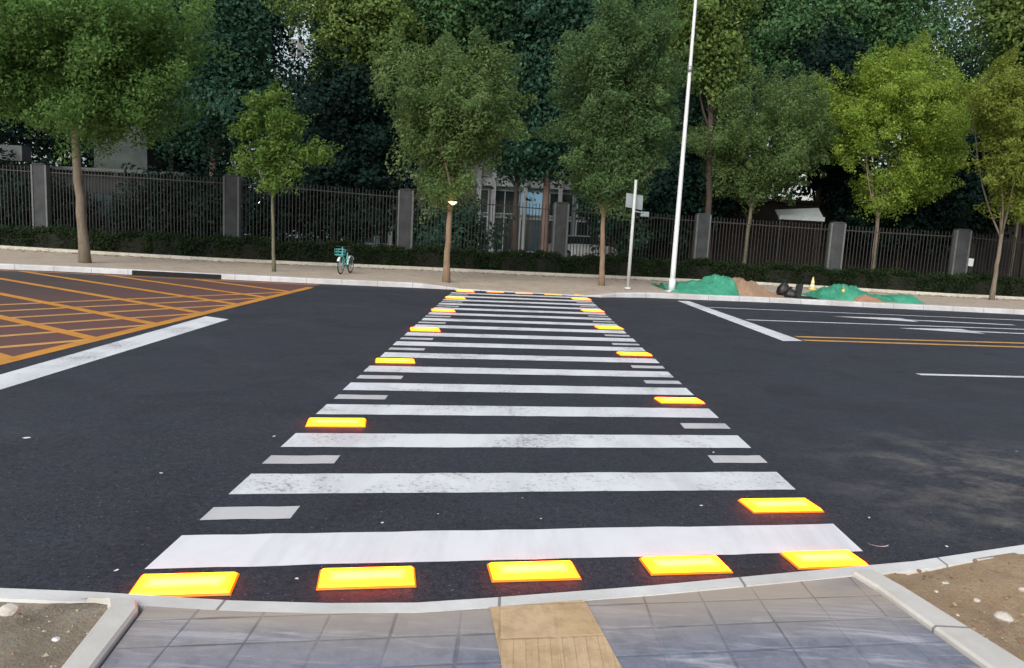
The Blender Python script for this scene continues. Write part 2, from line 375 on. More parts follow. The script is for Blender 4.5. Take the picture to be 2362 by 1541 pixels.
M['conewhite'] = mottled('white_cone_band', (.66, .62, .56), (.76, .72, .66), 9, .5)
M['conepink'] = mottled('faded_cone', (.52, .34, .26), (.60, .42, .33), 9, .6)
M['conegreen'] = mottled('dusty_cone', (.16, .20, .10), (.22, .25, .14), 9, .7)
M['sack'] = mottled('black_plastic', (.008, .009, .009), (.018, .017, .018), 8, .45, 0, .4, 14)
M['carpaint'] = mottled('white_car_paint', (.62, .64, .66), (.7, .72, .74), 2, .25)
M['tilebody'] = emis('amber_housing_glow', (1.0, .17, .0), .5, (.5, .16, .01))  # amber frame; its emission stands in for the bloom round the lens
M['tilelens'] = lens_mat('lit_amber_lens', (1.0, .17, .0013), (1.0, .040, .0), 17.0)
M['tilelensfar'] = lens_mat('lit_amber_lens_small', (1.0, .15, .006), (1.0, .05, .0), 7.0)
M['tilepink'] = lens_mat('dim_peach_lens', (1.0, .50, .32), (1.0, .30, .16), .62)
M['bark1'] = bark('street_tree_bark', (.10, .080, .058), (.20, .165, .125))
M['bark2'] = bark('tan_bark', (.14, .10, .065), (.24, .175, .12))
M['bark3'] = bark('dark_bark', (.030, .022, .018), (.065, .048, .040))
M['bark4'] = bark('brown_bark', (.085, .055, .045), (.14, .10, .08))
M['bark5'] = bark('greenish_bark', (.08, .08, .05), (.15, .145, .095))
M['lv_green'] = leafmat('street_leaf_green', (.050, .108, .028), (.110, .215, .058), (.22, .36, .115))
M['lv_olive'] = leafmat('street_leaf_olive', (0.055, 0.1, 0.0325), (0.125, 0.2063, 0.0725), (0.2375, 0.3375, 0.1313))
M['lv_dkolive'] = leafmat('street_leaf_dark_olive', (0.0405, 0.08775, 0.0351), (0.0945, 0.1755, 0.0675), (0.189, 0.2835, 0.1148))
M['lv_young'] = leafmat('young_leaf_yellow_green', (.058, .120, .026), (.125, .225, .050), (.24, .34, .09))
M['lv_yellow'] = leafmat('street_leaf_yellow', (.10, .165, .026), (.22, .335, .055), (.42, .52, .105))
M['lv_gold'] = leafmat('street_leaf_gold', (.095, .135, .026), (.20, .265, .052), (.38, .42, .095))
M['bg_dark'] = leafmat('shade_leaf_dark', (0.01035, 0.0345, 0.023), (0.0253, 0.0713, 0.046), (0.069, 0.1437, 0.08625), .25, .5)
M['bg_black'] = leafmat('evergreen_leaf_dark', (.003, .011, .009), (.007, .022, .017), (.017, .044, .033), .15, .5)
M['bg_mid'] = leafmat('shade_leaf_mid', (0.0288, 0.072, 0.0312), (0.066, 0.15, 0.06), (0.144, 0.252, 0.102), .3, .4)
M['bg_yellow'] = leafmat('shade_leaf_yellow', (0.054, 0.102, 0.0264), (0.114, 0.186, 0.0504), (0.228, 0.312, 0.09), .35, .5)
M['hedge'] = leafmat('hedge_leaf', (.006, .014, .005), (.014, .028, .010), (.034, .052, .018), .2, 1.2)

def netmat():
    m, n, l, p = newmat('green_dust_net'); v = coords(n, l); a = noise(n, l, v, 2.6, 5, .6); g = noise(n, l, v, 60, 3, .6)
    c = ramp(n, l, a, [(.3, (.03, .24, .14)), (.6, (.06, .38, .24)), (.8, (.16, .46, .32))])
    c = mixc(n, l, math_(n, l, 'MULTIPLY', g, .55), c, (.02, .12, .07)); l.new(c, p.inputs['Base Color']); p.inputs['Roughness'].default_value = .7
    bump(n, l, p, noise(n, l, v, 9, 5, .6), .8, .05); return m
M['net'] = netmat()

# ------------------------------------------------------------------ ground, road, pavements
g = MB(); g.add([(-600, -300, -.25), (600, -300, -.25), (600, 900, -.25), (-600, 900, -.25)], [(0, 1, 2, 3)])
tag(g.build('ground', M['earth']), kind='structure')

# far kerb: foot of its face on the road, with the stone's height there (lowered at the crossing)
farkerb = [(-420, 606, .15), (-150, 614, .15), (0, 621, .15), (150, 627, .15), (300, 634, .15), (500, 644, .15), (740, 655, .15), (860, 660, .15), (960, 664, .14), (1020, 667, .09), (1065, 669, .03),
           (1150, 673, .015), (1250, 678, .015), (1345, 684, .02), (1385, 686, .07), (1430, 686, .13), (1500, 687, .15), (1650, 693, .15), (1800, 699, .15), (2000, 709, .15), (2200, 718, .15), (2362, 726, .15), (2640, 741, .15), (2900, 756, .15)]
FK = [(gp(x, y), h) for x, y, h in farkerb]
NK = [(gp(x, y, .0), x) for x, y in ((-420, 1346), (-150, 1347), (0, 1351), (220, 1360), (540, 1380), (760, 1386), (960, 1385), (1130, 1374), (1500, 1346), (1800, 1318), (1975, 1302), (2100, 1291), (2362, 1252), (2700, 1200), (3050, 1140))]
rd = MB()
# one sheet of asphalt between the two kerbs, running on to both sides
top = [p for p, h in FK]; bot = [p for p, x in NK]
top = [Vector((-90, top[0].y+6, 0))] + top + [Vector((90, top[-1].y+8, 0))]
bot = [Vector((-90, bot[0].y-2, 0))] + bot + [Vector((90, bot[-1].y+20, 0))]
def lerp_poly(poly, x):
    for a, b in zip(poly, poly[1:]):
        if a.x <= x <= b.x: return a.y + (b.y-a.y)*(x-a.x)/max(b.x-a.x, 1e-6)
    return poly[-1].y if x > poly[-1].x else poly[0].y
xs = sorted(set([round(p.x, 3) for p in top+bot]))
vs = []
for x in xs: vs.append((x, lerp_poly(bot, x)-.1, 0)); vs.append((x, lerp_poly(top, x)+.1, 0))
rd.add(vs, [(2*i, 2*i+2, 2*i+3, 2*i+1) for i in range(len(xs)-1)])
tag(rd.build('road', M['asphalt']), kind='structure')

def offset(poly, d):
    out = []
    for i, p in enumerate(poly):
        t = poly[min(i+1, len(poly)-1)] - poly[max(i-1, 0)]; t.z = 0; t.normalize(); out.append(p + Vector((-t.y, t.x, 0))*d)
    return out
def kerbstrip(name, foot, heights, width, mat, base=-.1):
    """profiled kerb stone along a line: face, rounded arris, top"""
    b = MB(); foot = [Vector(p) for p in foot]; back = offset(foot, width); lip = offset(foot, .02)
    vs = []
    for i, p in enumerate(foot):
        h = heights[i]; vs += [(p.x, p.y, base), (p.x, p.y, h-.02), (lip[i].x, lip[i].y, h), (back[i].x, back[i].y, h+.002), (back[i].x, back[i].y, base)]
    fs = []
    for i in range(len(foot)-1):
        for k in range(4): fs.append((i*5+k, (i+1)*5+k, (i+1)*5+k+1, i*5+k+1))
    b.add(vs, fs); return b.build(name, mat)
FK2 = [(Vector((-90, FK[0][0].y+6, 0)), .15)] + FK + [(Vector((90, FK[-1][0].y+8, 0)), .15)]
tag(kerbstrip('far_kerb', [p for p, h in FK2], [h for p, h in FK2], .22, M['kerb']), kind='structure')

PZ = .15
planter = [(-420, 553), (-150, 565), (0, 573), (250, 588), (500, 602), (700, 611), (960, 622), (1200, 633), (1500, 646), (1750, 657), (2000, 672), (2180, 683), (2362, 692), (2640, 707), (2900, 722)]
PK = [gp(x, y, PZ) for x, y in planter]; PK = [Vector((p.x, p.y, 0)) for p in PK]
PK = [Vector((-90, PK[0].y+8, 0))] + PK + [Vector((90, PK[-1].y+4, 0))]
# far pavement: ramps down to the lowered kerb at the crossing
fp = MB(); back = offset([p for p, h in FK2], .22); xs = sorted(set([round(p.x, 3) for p in back+PK] + [x*.5 for x in range(-20, 30)]))
hx = [(b.x, h) for b, (p, h) in zip(back, FK2)]
def hat(x):
    for (a, h1), (b, h2) in zip(hx, hx[1:]):
        if a <= x <= b: return h1 + (h2-h1)*(x-a)/max(b-a, 1e-6)
    return .15
vs = []; K = 6
for x in xs:
    y0 = lerp_poly(back, x)-.01; y1 = lerp_poly(PK, x)+.05; h = hat(x)-.006
    for k in range(K):
        t = (0, .12, .25, .4, .7, 1)[k]; z = h + (PZ-.005-h)*min(1, t/.4)
        vs.append((x, y0+(y1-y0)*t, z))
fp.add(vs, [(i*K+k, (i+1)*K+k, (i+1)*K+k+1, i*K+k+1) for i in range(len(xs)-1) for k in range(K-1)])
tag(fp.build('far_pavement', M['farpave']), kind='structure')
tag(kerbstrip('bed_kerb', PK, [PZ+.11]*len(PK), .12, M['planterkerb']), kind='structure')
# planting bed and the ground behind the fence
bd = MB(); b1 = offset(PK, .11); b2 = offset(PK, 3.0)
vs = []
for a, b in zip(b1, b2): vs += [(a.x, a.y, PZ+.09), (b.x, b.y, PZ+.16), (b.x, 140, PZ+.16)]
bd.add(vs, [(3*i+k, 3*i+3+k, 3*i+4+k, 3*i+1+k) for i in range(len(b1)-1) for k in range(2)])
tag(bd.build('planting_bed', M['earth']), kind='structure')

# near kerb, laid flush with the ramp and rising a little to both sides
def nz(x): return .025 + .075*min(1, max(0, (abs(x-.2)-2.2)/2.5))
NKP = [Vector((p.x, p.y, 0)) for p, x in NK][::-1]
kz = [nz(p.x) for p in NKP]
NKW = [gp(x, y, nz(gp(x, y).x)) for x, y in ((-420, 1346), (-150, 1347), (0, 1351), (220, 1360), (540, 1380), (760, 1386), (960, 1385), (1130, 1374), (1500, 1346), (1800, 1318), (1975, 1302), (2100, 1291), (2362, 1252), (2700, 1200), (3050, 1140))]
# near edge of the road sheet sits under these stones
NKR = [Vector((p.x, p.y, 0)) for p in NKW][::-1]
tag(kerbstrip('near_kerb', NKR, [p.z for p in NKW][::-1], .115, M['kerbnear']), kind='structure')
nback = offset(NKR, .11)[::-1]

# paved ramp where the photographer stands, edging stones, soil verges
def wl(a, b, Y):  # world line through two pixels, at depth Y
    A = gp(*a, .05); B = gp(*b, .05); t = (Y-A.y)/(B.y-A.y); return A.x+(B.x-A.x)*t
def sheet(name, xl, xr, mat, zf, bumpy=0, nx=40, ys=None, rag=0):
    b = MB(); rng = random.Random(len(name)); vs = []
    ys = ys or [-6, -3, -1, 0, 1, 1.6, 2.0, 2.2, 2.4, 2.6, 2.8, 3.0, 3.1, 3.2, 3.3, 3.4, 3.5, 3.6, 3.7, 3.8, 3.9, 4.0, 4.2, 4.5, 5, 6]
    for Y in ys:
        for i in range(nx+1):
            x = xl(Y) + (xr(Y)-xl(Y))*i/nx
            ymax = lerp_poly(nback, x)
            y = min(Y, ymax+(-.006 if name == 'tactile_path' else .02))
            z = zf(x, y) + (rng.gauss(0, bumpy) if Y > 1.2 else 0)
            if bumpy: z += bumpy*2*(math.sin(x*5.1+y*3)+math.sin(x*2.3-y*6.1))
            vs.append((x, y, z))
    n = nx+1; fs = []
    for j in range(len(ys)-1):
        for i in range(nx):
            q = (j*n+i, j*n+i+1, (j+1)*n+i+1, (j+1)*n+i)
            if vs[q[0]][1] < vs[q[3]][1]-1e-4 or vs[q[1]][1] < vs[q[2]][1]-1e-4: fs.append(q)
    b.add(vs, fs, bool(bumpy)); return b.build(name, mat)
Lo = lambda Y: wl((262, 1384), (140, 1541), Y)      # outer / inner sides of the left edging stone
Li = lambda Y: wl((330, 1388), (216, 1541), Y)
Ri = lambda Y: wl((1985, 1322), (2285, 1541), Y)
Ro = lambda Y: wl((2035, 1318), (2385, 1541), Y)
zpave = lambda x, y: .02 + .012*max(0, 3.6-y)
ZP = lambda x, y: zpave(x, y)
tag(sheet('near_pavement', lambda Y: Li(Y)+.012, lambda Y: Ri(Y)-.008, M['paver'], ZP), kind='structure')
tag(sheet('tactile_path', lambda Y: wl((1128, 1378), (1160, 1541), Y), lambda Y: wl((1345, 1366), (1440, 1541), Y), M['tactile'], lambda x, y: ZP(x, y)+.006, nx=6), kind='structure')
tag(sheet('soil_verge', lambda Y: -14, lambda Y: Lo(Y)+.02, M['soilgrey'], lambda x, y: nz(x)-.012, .006, 110), kind='structure')
tag(sheet('soil_verge', lambda Y: Ro(Y)-.02, lambda Y: 22, M['soil'], lambda x, y: nz(x)-.012, .006, 150), kind='structure')
def edging(name, lo, hi, dz):
    b = MB(); vs = []; Ys = [-6, 0, 1.2, 1.8, 2.2, 2.6, 3.0, 3.3, 3.6, 3.9]
    k = 0
    for Y in Ys:
        a, c = lo(Y), hi(Y)
        y0 = min(Y, lerp_poly(nback, a)-.004); y1 = min(Y, lerp_poly(nback, c)-.004)
        z = max(zpave(0, Y), .02) + dz
        vs += [(a, y0, -.1), (a, y0, z-.012), (a+.012, y0, z), (c-.012, y1, z), (c, y1, z-.012), (c, y1, -.1)]; k += 1
    fs = [(i*6+j, (i+1)*6+j, (i+1)*6+j+1, i*6+j+1) for i in range(k-1) for j in range(5)]
    b.add(vs, fs); return b.build(name, M['kerbdiag'])
tag(edging('edging_kerb', Lo, Li, .028), kind='structure')
tag(edging('edging_kerb', Ri, Ro, .028), kind='structure')

# ------------------------------------------------------------------ painted markings
X0, X1, SK = -1.757, 2.135, .68/3.892               # crossing sides and the skew of its bars
Y0, PER, SW = 3.455, 1.052, .41
def bar(x0, x1, ya, yb, z=.004, rag=.006, rng=random.Random(3), n=24):
    """thin sheet of paint with slightly uneven edges"""
    b = MB(); vs = []
    for i in range(n+1):
        x = x0+(x1-x0)*i/n; d = (x-X0)*SK
        vs += [(x, ya+d+rng.uniform(-rag, rag), z), (x, yb+d+rng.uniform(-rag, rag), z)]
    b.add(vs, [(2*i, 2*i+2, 2*i+3, 2*i+1) for i in range(n)]); return b
zc = thing('zebra_crossing', 'white barred zebra crossing with short side dashes across the dark road', 'crossing', (0, 0, 0))
NB = 17
for k in range(NB):
    y = Y0+PER*k
    bar(X0+random.uniform(-.01, .01), X1+random.uniform(-.01, .01), y, y+SW*(.98 if k else 1.0)).build('stripe', M['whiteclean'] if k == 0 else M['white'], zc)
DW, DD = .50, .20                                    # the short dashes and the light tiles share this size
def gapy(k): return Y0+PER*(k-1)+SW+(PER-SW)*.5      # middle of the gap before bar k
LEFT_LIT = [3, 6, 9, 12, 15]; RIGHT_LIT = [1, 4, 7, 10, 13, 16]
for k in range(1, NB):
    if k not in LEFT_LIT:
        bar(X0, X0+DW, gapy(k)-DD/2, gapy(k)+DD/2, n=4).build('side_dash', M['whitedull'], zc)
    if k not in RIGHT_LIT:
        bar(X1-DW*.92, X1, gapy(k)-DD/2, gapy(k)+DD/2, n=4).build('side_dash', M['whitedull'], zc)

def quad(name, pts, mat, z=.004, parent=None):
    b = MB(); P = [gp(x, y) for x, y in pts]; b.add([(p.x, p.y, z) for p in P], [tuple(range(len(P)))]); return b.build(name, mat, parent)
def strip(a, c, width, mb, z=.004, ext=0, ext0=0, rag=.0):
    a = Vector(a); c = Vector(c); t = (c-a).normalized(); a = a-t*ext0; c = c+t*ext; s = Vector((-t.y, t.x, 0))*width/2
    mb.add([(p.x, p.y, z) for p in (a-s, c-s, c+s, a+s)], [(0, 1, 2, 3)]); return mb
# left stop line: measured ends, run on out of the frame
A, Bq = gp(0, 865), gp(475, 730); C_, D = gp(528, 737), gp(0, 900)
ext = lambda p, q, t: p+(p-q)*t
b = MB(); P = [ext(A, Bq, .8), Bq, C_, ext(D, C_, .8)]; b.add([(p.x, p.y, .004) for p in P], [(0, 1, 2, 3)])
tag(b.build('stop_line', M['white']), 'wide white stop line beside the orange hatched box', 'road marking')
tag(quad('stop_line', [(1562, 694), (1590, 695), (1852, 787), (1806, 787)], M['white']), 'white stop line ahead of the arrowed lanes', 'road marking')
b = strip(gp(1632, 709), gp(2362, 739), .11, MB(), ext=18); tag(b.build('lane_line', M['white']), 'thin white edge line running closest along the far kerb', 'road marking')
b = strip(gp(1722, 738), gp(2362, 760), .13, MB(), ext=18); tag(b.build('lane_line', M['white']), 'thin white line between the two lane arrows', 'road marking')
b = strip(gp(2118, 864), gp(2362, 870), .13, MB(), ext=2.5); tag(b.build('lane_line', M['white']), 'short white dash nearest the viewer right of the crossing', 'road marking')
dl = thing('double_yellow_line', 'double yellow centre line starting at the right stop line', 'road marking')
strip(gp(1836, 777), gp(2362, 792), .17, MB(), ext=18).build('line', M['yellowline'], dl)
strip(gp(1852, 785), gp(2362, 801), .17, MB(), ext=18).build('line', M['yellowline'], dl)
def arrow(tip, tail, label, L=None):
    a, c = gp(*tip), gp(*tail); t = (c-a).normalized(); s = Vector((-t.y, t.x, 0)); n = L or (c-a).length; h = n*.42
    P = [a, a+t*h+s*.42, a+t*h+s*.11, a+t*n+s*.09, a+t*n-s*.09, a+t*h-s*.11, a+t*h-s*.42]
    b = MB(); b.add([(p.x, p.y, .004) for p in P], [(0, 1, 2), (0, 2, 5), (0, 5, 6), (2, 3, 4, 5)]); return tag(b.build('lane_arrow', M['white']), label, 'road marking')
arrow((1920, 730), (2340, 750), 'white lane arrow between the two thin lines near the far kerb')
arrow((2070, 757), (2480, 775), 'white lane arrow beside the double yellow line')

# hatched box: border plus two families of diagonals, clipped to the box
bx_ = thing('box_junction', 'orange cross hatched keep clear box on the left of the road', 'road marking')
e0, e1 = gp(6, 835), gp(692, 669)                    # its border towards the crossing
et = (e1-e0).normalized(); en = Vector((-et.y, et.x, 0))
if en.x > 0: en = -en                                # into the box
strip(e0, e1, .21, MB(), ext=.9, ext0=5).build('border_line', M['orange'], bx_)
dA = (gp(0, 735)-gp(199, 782)).normalized(); dB = (gp(0, 798)-gp(154, 785)).normalized()
def kerbY(x): return lerp_poly([p for p, h in FK2], x)-.45
def clip_ray(p, d):
    t = 0
    while t < 22:
        q = p+d*t
        if q.y > kerbY(q.x): break
        t += .1
    return t
nodes = [gp(199, 782), gp(335, 747), gp(441, 720), gp(528, 702)]
stp = sum(((nodes[i+1]-nodes[i]).length for i in range(3)))/3
ts = [(nodes[0]-e0).dot(et)+stp*i for i in range(-4, 12)]
Lb = (e1-e0).length+.6
mA = MB(); mBm = MB()
for i, t in enumerate(ts):
    p = e0+et*t
    if t > Lb: break
    for d, mm, wd in ((dA, mA, .20), (dB, mBm, .15)):
        n = clip_ray(p, d)
        if n > .4: strip(p, p+d*n, wd, mm, z=.0055 if mm is mBm else .007)
mA.build('hatching', M['orange'], bx_); mBm.build('hatching', M['yellowline'], bx_)
q0 = e0+et*Lb
bl = MB(); prev = None
for i in range(30):
    x = q0.x-.55*i; p = Vector((x, kerbY(x), 0))
    if prev: strip(prev, p, .12, bl, z=.004)
    prev = p
bl.build('border_line', M['yellowline'], bx_)

rs = MB(); vs = []
for i in range(60):
    p = e0-et*5+et*((e1-e0).length+5.9)*i/59; q_ = Vector((p.x, max(kerbY(p.x)+.44, p.y), 0)); x2 = p.x-.0
    vs += [(p.x, p.y, .003), (q_.x, q_.y, .003)]
rs.add(vs, [(2*i, 2*i+2, 2*i+3, 2*i+1) for i in range(59)])
x9 = vs[0][0]; rs.add([(x9-30, vs[0][1], .003), (x9, vs[0][1], .003), (x9, vs[1][1], .003), (x9-30, kerbY(x9-30)+.44, .003)], [(0, 1, 2, 3)])
def boxfloor():
    m, n, l, p = newmat('brown_red_surfacing'); v = coords(n, l); a = noise(n, l, v, .45, 6, .7); fine = noise(n, l, v, 60, 4, .8)
    c = ramp(n, l, a, [(.3, (.030, .024, .027)), (.55, (.050, .032, .031)), (.75, (.085, .042, .036))]); c = mixc(n, l, ramp(n, l, fine, [(.45, (0, 0, 0)), (.72, (1, 1, 1))]), c, (.11, .085, .08))
    sp = N(n, 'SeparateXYZ'); l.new(N(n, 'TexCoord').outputs['Object'], sp.inputs[0])
    tip = ramp(n, l, math_(n, l, 'DIVIDE', math_(n, l, 'ADD', sp.outputs[0], 11.5), 6.0), [(0, (0, 0, 0)), (1, (.8, .8, .8))])
    c = mixc(n, l, tip, c, (.15, .060, .048)); l.new(c, p.inputs['Base Color']); p.inputs['Roughness'].default_value = .8; bump(n, l, p, fine, .5, .006); return m
tag(rs.build('red_surfacing', boxfloor()), kind='structure')

# ------------------------------------------------------------------ light tiles
def tile(cx, cy, label, group, wd=.49, dp=.20, lens='tilelens', h=.010, along=False):
    t = thing('light_tile', label, 'road light', (cx, cy, .0), math.atan(SK), group)
    def frustum(w0, d0, w1, d1, z0, z1, dx=0):
        b = MB(); vs = [(sx*w0/2, sy*d0/2, z0) for sx, sy in ((-1,-1),(1,-1),(1,1),(-1,1))] + [(sx*w1/2, sy*d1/2, z1) for sx, sy in ((-1,-1),(1,-1),(1,1),(-1,1))]
        return b.add(vs, [(3,2,1,0),(4,5,6,7),(0,1,5,4),(1,2,6,5),(2,3,7,6),(3,0,4,7)])
    frustum(wd+.018, dp+.018, wd+.004, dp+.004, .001, h).build('housing', M['tilebody'], t, .004)
    frustum(wd-.004, dp-.004, wd-.03, dp-.03, h, h+.013).build('lens', M[lens], t)
    return t
pos = ['leftmost', 'second from the left', 'middle', 'second from the right', 'rightmost']
front = [((325,1315),(548,1312),(530,1358),(297,1362)), ((738,1303),(957,1298),(955,1337),(735,1347)), ((1128,1290),(1325,1285),(1332,1320),(1137,1330)),
         ((1483,1278),(1660,1272),(1680,1305),(1502,1315)), ((1808,1265),(1968,1262),(1995,1294),(1840,1300))]
flab = ['glowing amber tile at the near kerb, leftmost of the front row', 'glowing amber tile in the front row, second from the left', 'glowing amber tile in the middle of the front row, above the tan path',
        'glowing amber tile in the front row, second from the right', 'glowing amber tile touching the right kerb corner, rightmost of the front row']
for q, lb in zip(front, flab):
    P = [gp(x, y, .035) for x, y in q]; c = sum(P, Vector())/4
    wd = ((P[1]-P[0]).length+(P[2]-P[3]).length)/2; dp = ((P[0]-P[3]).length+(P[1]-P[2]).length)/2
    tile(c.x, c.y, lb, 'light tiles along the crossing', min(wd, .56), min(dp, .21))
ordn = ['nearest', 'second nearest', 'third nearest', 'fourth nearest', 'fifth nearest', 'farthest']
for i, k in enumerate(LEFT_LIT):
    far = k > 8; x = X0+DW*.5; y = gapy(k)+(x-X0)*SK
    tile(x, y, 'glowing amber tile on the left side of the crossing, %s of that side' % (ordn[i] if i < 4 else 'farthest'), 'light tiles along the crossing', .50, .24 if k < 8 else .34, 'tilelens' if k < 11 else 'tilelensfar')
for i, k in enumerate(RIGHT_LIT):
    x = X1-DW*.5; y = gapy(k)+(x-X0)*SK
    tile(x, y, 'glowing amber tile on the right side of the crossing, %s of that side' % ordn[i], 'light tiles along the crossing', .50, .22 if k < 8 else .32, 'tilelens' if k < 9 else 'tilelensfar')
flb = ['bright amber tile at the far left corner of the crossing', 'dim peach tile in the far row next to the far left corner', 'dim peach tile in the middle of the far row',
       'dim peach tile in the far row next to the far right corner', 'dim peach tile at the far right corner of the crossing']
for i, (x, y) in enumerate([(1073, 672), (1142, 674), (1208, 677), (1275, 680), (1342, 682)]):
    p = gp(x, y); tile(p.x, p.y-.05, flb[i], 'light tiles along the crossing', .50, .40 if i == 0 else .22, 'tilelensfar' if i == 0 else 'tilepink')

# ------------------------------------------------------------------ foliage
def leaf_mesh(name, blobs, n, L, W, clump, seed, mat, parent, nclump=None, shell=.35, drop=.25, gapsize=1.0):
    """blobs: (centre, radii, weight). Leaves gathered in sprays round many twig ends inside the blobs."""
    rng = np.random.default_rng(seed)
    wts = np.array([b[2] for b in blobs], float); wts /= wts.sum()
    P = []; OUT = []; CLs = []
    for (c, r, _), wt in zip(blobs, wts):
        m = max(60, int(n*wt)); c = np.array(c); r = np.array(r)
        nc = nclump or max(16, int(40*(r.prod()**(1/3)/1.5)**1.5))
        d = rng.normal(size=(nc, 3)); d /= np.linalg.norm(d, axis=1)[:, None]
        ph = rng.uniform(0, 6.28, 6)
        lump = 1+.13*np.sin(3*np.arctan2(d[:, 1], d[:, 0])+ph[0])+.12*np.sin(4*d[:, 2]+ph[1])+.10*np.sin(5*d[:, 0]+ph[2])
        rr = (shell+(1-shell)*rng.random(nc)**.55)*lump; rr[rng.random(nc) < .16] *= 1.22
        cc = c+d*r*rr[:, None]; cs = clump*rng.uniform(.5, 1.45, nc); ax = d*.8+rng.normal(size=(nc, 3))*.45+np.array([0, 0, .35]); ax /= np.linalg.norm(ax, axis=1)[:, None]
        pk = rng.random(nc)**.7*cs**2; pk /= pk.sum()
        idx = rng.choice(nc, m, p=pk)
        g_ = rng.normal(size=(m, 3)); g_ *= (np.minimum(1.9, np.linalg.norm(g_, axis=1))/np.linalg.norm(g_, axis=1))[:, None]
        al = (g_*ax[idx]).sum(1)[:, None]*ax[idx]; g_ = al*1.45+(g_-al)*(.62-.16*np.clip((al*ax[idx]).sum(1), -1.5, 1.8))[:, None]; p = cc[idx]+g_*cs[idx][:, None]
        P.append(p); OUT.append((p-c)/r); CLs.append((p-cc[idx])/cs[idx][:, None])
    CL = np.concatenate(CLs); CL /= np.maximum(np.linalg.norm(CL, axis=1), .4)[:, None]; P = np.concatenate(P); OUT = np.concatenate(OUT); m = len(P)
    OUT /= np.maximum(np.linalg.norm(OUT, axis=1), .3)[:, None]
    nr = rng.normal(size=(m, 3))*.55+OUT*.40+CL*.38+np.array([0, 0, .45]); nr /= np.linalg.norm(nr, axis=1)[:, None]
    t = rng.normal(size=(m, 3))+OUT*.5-np.array([0, 0, drop]); t -= nr*(t*nr).sum(1)[:, None]; t /= np.linalg.norm(t, axis=1)[:, None]
    b = np.cross(nr, t); s = rng.uniform(.6, 1.35, (m, 1)); l_ = L*s; w_ = W*s*rng.uniform(.8, 1.2, (m, 1))
    V = np.stack([P-t*l_*.5, P+b*w_*.5-t*l_*.08, P+t*l_*.5-nr*l_*.08, P-b*w_*.5-t*l_*.08], axis=1).reshape(-1, 3)
    me = bpy.data.meshes.new(name); me.vertices.add(4*m); me.vertices.foreach_set('co', V.ravel().astype(np.float32))
    me.loops.add(4*m); me.loops.foreach_set('vertex_index', np.arange(4*m, dtype=np.int32))
    me.polygons.add(m); me.polygons.foreach_set('loop_start', np.arange(0, 4*m, 4, dtype=np.int32)); me.polygons.foreach_set('loop_total', np.full(m, 4, np.int32))
    me.update(calc_edges=True); return link(name, me, mat, parent)

def limb(mb, a, b, r0, r1, rng, bend=.12, n=5, sides=7):
    a = Vector(a); b = Vector(b); L = (b-a).length; pts = []
    off = Vector((rng.uniform(-1, 1), rng.uniform(-1, 1), rng.uniform(-.2, .6)))*L*bend
    for i in range(n+1):
        t = i/n; pts.append(a.lerp(b, t)+off*math.sin(math.pi*t)*(.8+.4*rng.random()))
    mb.tube(pts, [r0+(r1-r0)*i/n for i in range(n+1)], sides); return pts

def tree(label, base, forkpx, blobs_px, mat, bk, r0, n, L, W, clump, seed, group, Y=None, depth=.9, z0=PZ, nlimb=9, name='street_tree', shell=.35, trunk_only=None):
    """base: pixel of the foot (or world xy), forkpx: pixel where the trunk forks, blobs_px: crown lobes (x, y, rx, ry, weight)"""
    rng = random.Random(seed)
    if Y is None: B = gp(base[0], base[1], z0); Y = B.y
    else:
        q = atY(base, 520, Y); B = Vector((q.x, Y, z0))
    t = thing(name, label, 'tree', B, 0, group)
    Fk = atY(forkpx[0], forkpx[1], Y)-B
    blobs = []
    for bl in blobs_px:
        x, y, rx, ry = bl[:4]; wt = bl[4] if len(bl) > 4 else rx*ry; dy = bl[5] if len(bl) > 5 else 0
        c = atY(x, y, Y+dy)-B; a, c2 = px(rx, Y), px(ry, Y); blobs.append(((c.x, c.y, c.z), (a, min(a, c2)*depth if False else a*depth, c2), wt))
    tb = MB(); pts = []
    k = 8
    wob = [Vector((rng.uniform(-1, 1), rng.uniform(-1, 1), 0))*r0*.2 for _ in range(k+1)]
    for i in range(k+1):
        s = i/k; pts.append(Fk*s+wob[i]*math.sin(math.pi*s)-Vector((0, 0, .1))*(i == 0))
    tb.tube(pts, [r0*(1.35 if i == 0 else 1.08 if i == 1 else 1-.3*i/k) for i in range(k+1)], 10)
    big = sorted(blobs, key=lambda b: -b[2])
    for i in range(nlimb):
        b = big[i % len(big)] if i >= len(big) else big[i]
        c = Vector(b[0]); d = Vector((rng.uniform(-.8, .8)*b[1][0], rng.uniform(-.15, .8)*b[1][1], rng.uniform(-.45, .75)*b[1][2]))
        e = c+d; st = Fk*rng.uniform(.86, 1.0)
        if e.z < st.z+.15: e.z = st.z+.15+rng.random()*.4
        lp = limb(tb, st, e, r0*rng.uniform(.34, .5), r0*.08, rng)
        for j in range(2):
            s2 = lp[3 if j else 4]; limb(tb, s2, s2+Vector((rng.uniform(-.5, .5)*b[1][0], rng.uniform(-.5, .5)*b[1][1], rng.uniform(.1, .6)*b[1][2])), r0*.16, r0*.04, rng, n=3, sides=5)
    tb.build('trunk', bk, t)
    leaf_mesh('crown', blobs, int(n*(2.2 if name != 'street_tree' else 1)), L, W, clump, seed, mat, t, shell=shell)
    return t

